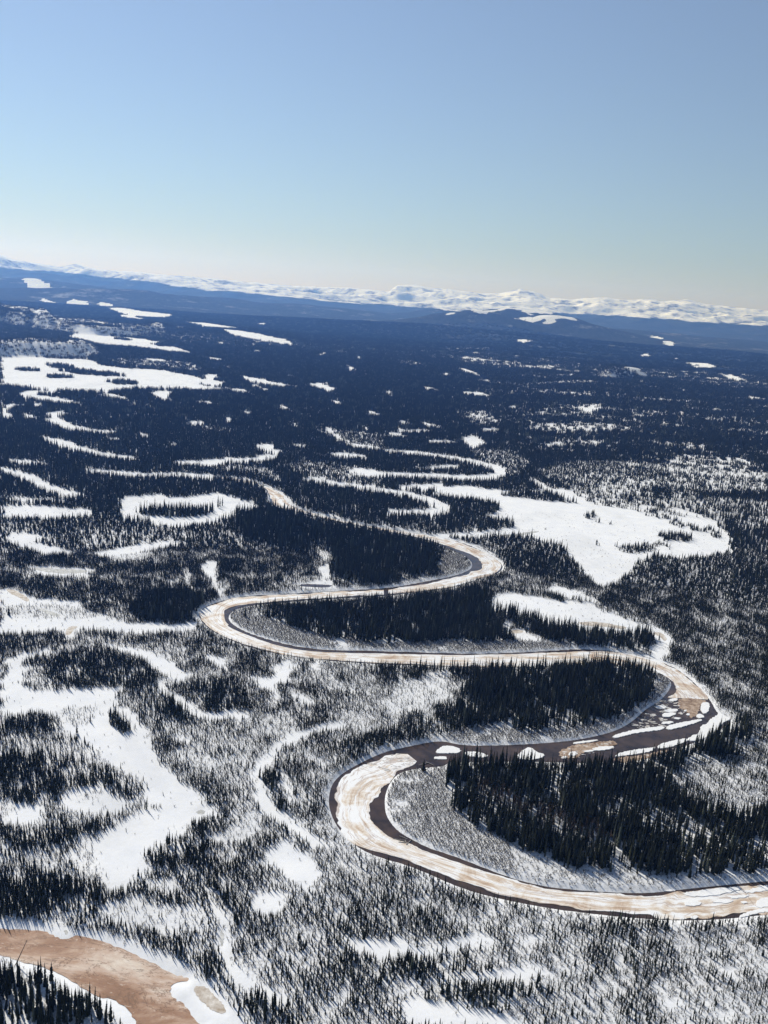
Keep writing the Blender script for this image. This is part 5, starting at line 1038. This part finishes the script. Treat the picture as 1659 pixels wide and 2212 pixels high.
# bare birches and willow shrubs
x, y = cells(300, 1000, 34, 3.4); k = zone(x, y)
kp = (k == 6) & (rng.uniform(0, 1, x.shape) < .8); x, y = x[kp], y[kp]; c = len(x); h = rng.uniform(7, 12, c)
scatter('bare_birches', np.stack([x, y, height(x, y)], 1), np.stack([np.zeros(c), np.zeros(c), rng.uniform(0, 6.28, c)], 1), np.stack([h, h, h], 1), rng.integers(0, 4, c), BIRCHES, 'brown leafless birches among the spruces inside the nearest bend')
x, y = cells(225, 1300, 36, 1.3); k = zone(x, y); nn = fbm(x / 14, y / 14, 191, 3)
dn = np.choose(k, [.012, .22, .5, .15, .0, .05, .1, 1.5, 0., 0.]) * sstep(.10, .5, nn)
barfade = np.where((k == 7) & (x > 85) & (y < 520), .22, 1.0)
kp = rng.uniform(0, 1, x.shape) < dn * barfade; x, y, k = x[kp], y[kp], k[kp]
ok = clear_of_water(x, y, 1.5); x, y, k = x[ok], y[ok], k[ok]
c = len(x); h = rng.uniform(.8, 1.6, c) * np.where(k == 7, 1.35, 1.0)
print('shrubs', c)
scatter('willow_shrubs', np.stack([x, y, height(x, y)], 1), np.stack([np.zeros(c), np.zeros(c), rng.uniform(0, 6.28, c)], 1), np.stack([h, h, h], 1), rng.integers(0, 4, c), SHRUBS, 'grey leafless willow shrubs on the point bars and between the spruces')

# ------------------------------------------------------------------ single things
lone_labels = ['lone bushy spruce at the tip of the shrubby point bar in the nearest river bend', 'lone spruce at the left end of the inner bar of the middle river loop',
               'lone small spruce in the middle of the big snowy clearing on the left', 'lone slim spruce at the top of the big snowy clearing on the left',
               'lone dark spruce near the left edge on the upper snowy flat', 'lone tall spruce standing on the snowy oxbow right of the wooded island']
for i, ((x, y), lab) in enumerate(zip(LONE, lone_labels)):
    z = float(height(np.array([x]), np.array([y]))[0]); h = (8.5, 11, 8, 8, 8.5, 18)[i]
    tag(make_spruce(x, y, z, h, (7, 5, 4, 1, 7, 3)[i], i, (1.6, 1.3, 1.2, 1.2, 1.5, 1.2)[i]), lab, 'spruce tree')

def tube(mb, p0, p1, r0, r1, n=6):
    p0, p1 = Vector(p0), Vector(p1); d = (p1 - p0).normalized(); a = d.orthogonal().normalized(); b = d.cross(a)
    A = [p0 + (a * math.cos(t) + b * math.sin(t)) * r0 for t in [6.283 * k / n for k in range(n)]]
    B = [p1 + (a * math.cos(t) + b * math.sin(t)) * r1 for t in [6.283 * k / n for k in range(n)]]
    for k in range(n):
        mb.tri(tuple(A[k]), tuple(A[(k + 1) % n]), tuple(B[(k + 1) % n])); mb.tri(tuple(A[k]), tuple(B[(k + 1) % n]), tuple(B[k]))
        mb.tri(tuple(p0), tuple(A[(k + 1) % n]), tuple(A[k])); mb.tri(tuple(p1), tuple(B[k]), tuple(B[(k + 1) % n]))

root = bpy.data.objects.new('leaning_snag', None); COL.objects.link(root)
sx_, sy_ = SNAG; root.location = (sx_, sy_, float(height(np.array([sx_]), np.array([sy_]))[0]) - .2)
tag(root, 'thin dead spruce trunk leaning right over the brown pond ice', 'dead tree')
mb = MB(); top = (5.0, 1.5, 12.5); tube(mb, (0, 0, 0), top, .26, .09)
o = bpy.data.objects.new('trunk', mb.mesh('snag_trunk', [M_DEAD])); COL.objects.link(o); o.parent = root
rnd = random.Random(5)
for k in range(12):
    t = rnd.uniform(.25, .97); p = Vector(top) * t; a = rnd.uniform(0, 6.28); L = rnd.uniform(.5, 1.1)
    mb = MB(); tube(mb, p, p + Vector((math.cos(a) * L, math.sin(a) * L, -.2 * L)), .06, .02, 4)
    o = bpy.data.objects.new('branch', mb.mesh('snag_branch', [M_DEAD])); COL.objects.link(o); o.parent = root

log_lab = ['uppermost pale driftwood log in the dark water beside the point bar', 'longest driftwood log lying level in the dark water beside the point bar', 'lowest level driftwood log in the dark water beside the point bar',
           'driftwood log slanting up onto the snowy edge of the point bar', 'short driftwood log across the ends of the level logs', 'driftwood log lying left below the wedge shaped floe', 'driftwood log lying right below the wedge shaped floe']
for i, ((a, b), lab) in enumerate(zip(LOGS, log_lab)):
    mb = MB(); d = Vector((b[0] - a[0], b[1] - a[1], .15 * (i % 3))); tube(mb, (0, 0, 0), d, .30, .17, 7)
    tube(mb, d * .6, d * .6 + Vector((.5, .4, .5)), .09, .04, 5); tube(mb, d * .3, d * .3 + Vector((-.4, .3, .6)), .08, .03, 5)
    o = bpy.data.objects.new('driftwood_log', mb.mesh('driftwood_log', [M_WOOD])); COL.objects.link(o); o.location = (a[0], a[1], WATER_Z + .15 + .05 * i)
    tag(o, lab, 'log', 'driftwood by the point bar')

# ------------------------------------------------------------------ hazy air
B_ = 25200.0; z0, z1 = -60.0, 900.0
vs = [(-B_, -B_, z0), (B_, -B_, z0), (B_, B_, z0), (-B_, B_, z0), (-B_, -B_, z1), (B_, -B_, z1), (B_, B_, z1), (-B_, B_, z1)]
fs = [(0, 3, 2, 1), (4, 5, 6, 7), (0, 1, 5, 4), (1, 2, 6, 5), (2, 3, 7, 6), (3, 0, 4, 7)]
hm = bpy.data.materials.new('haze'); hm.use_nodes = True; ht = hm.node_tree; ht.nodes.clear()
pv = ht.nodes.new('ShaderNodeVolumePrincipled'); ho = ht.nodes.new('ShaderNodeOutputMaterial')
pv.inputs['Color'].default_value = (.16, .36, 1.0, 1); pv.inputs['Density'].default_value = 6.2e-5
pv.inputs['Absorption Color'].default_value = (1, 1, 1, 1); pv.inputs['Anisotropy'].default_value = .42
ht.links.new(pv.outputs[0], ho.inputs['Volume'])
hz = link_mesh('haze', vs, fs, hm); tag(hz, 'thin blue haze over the valley', kind='stuff')
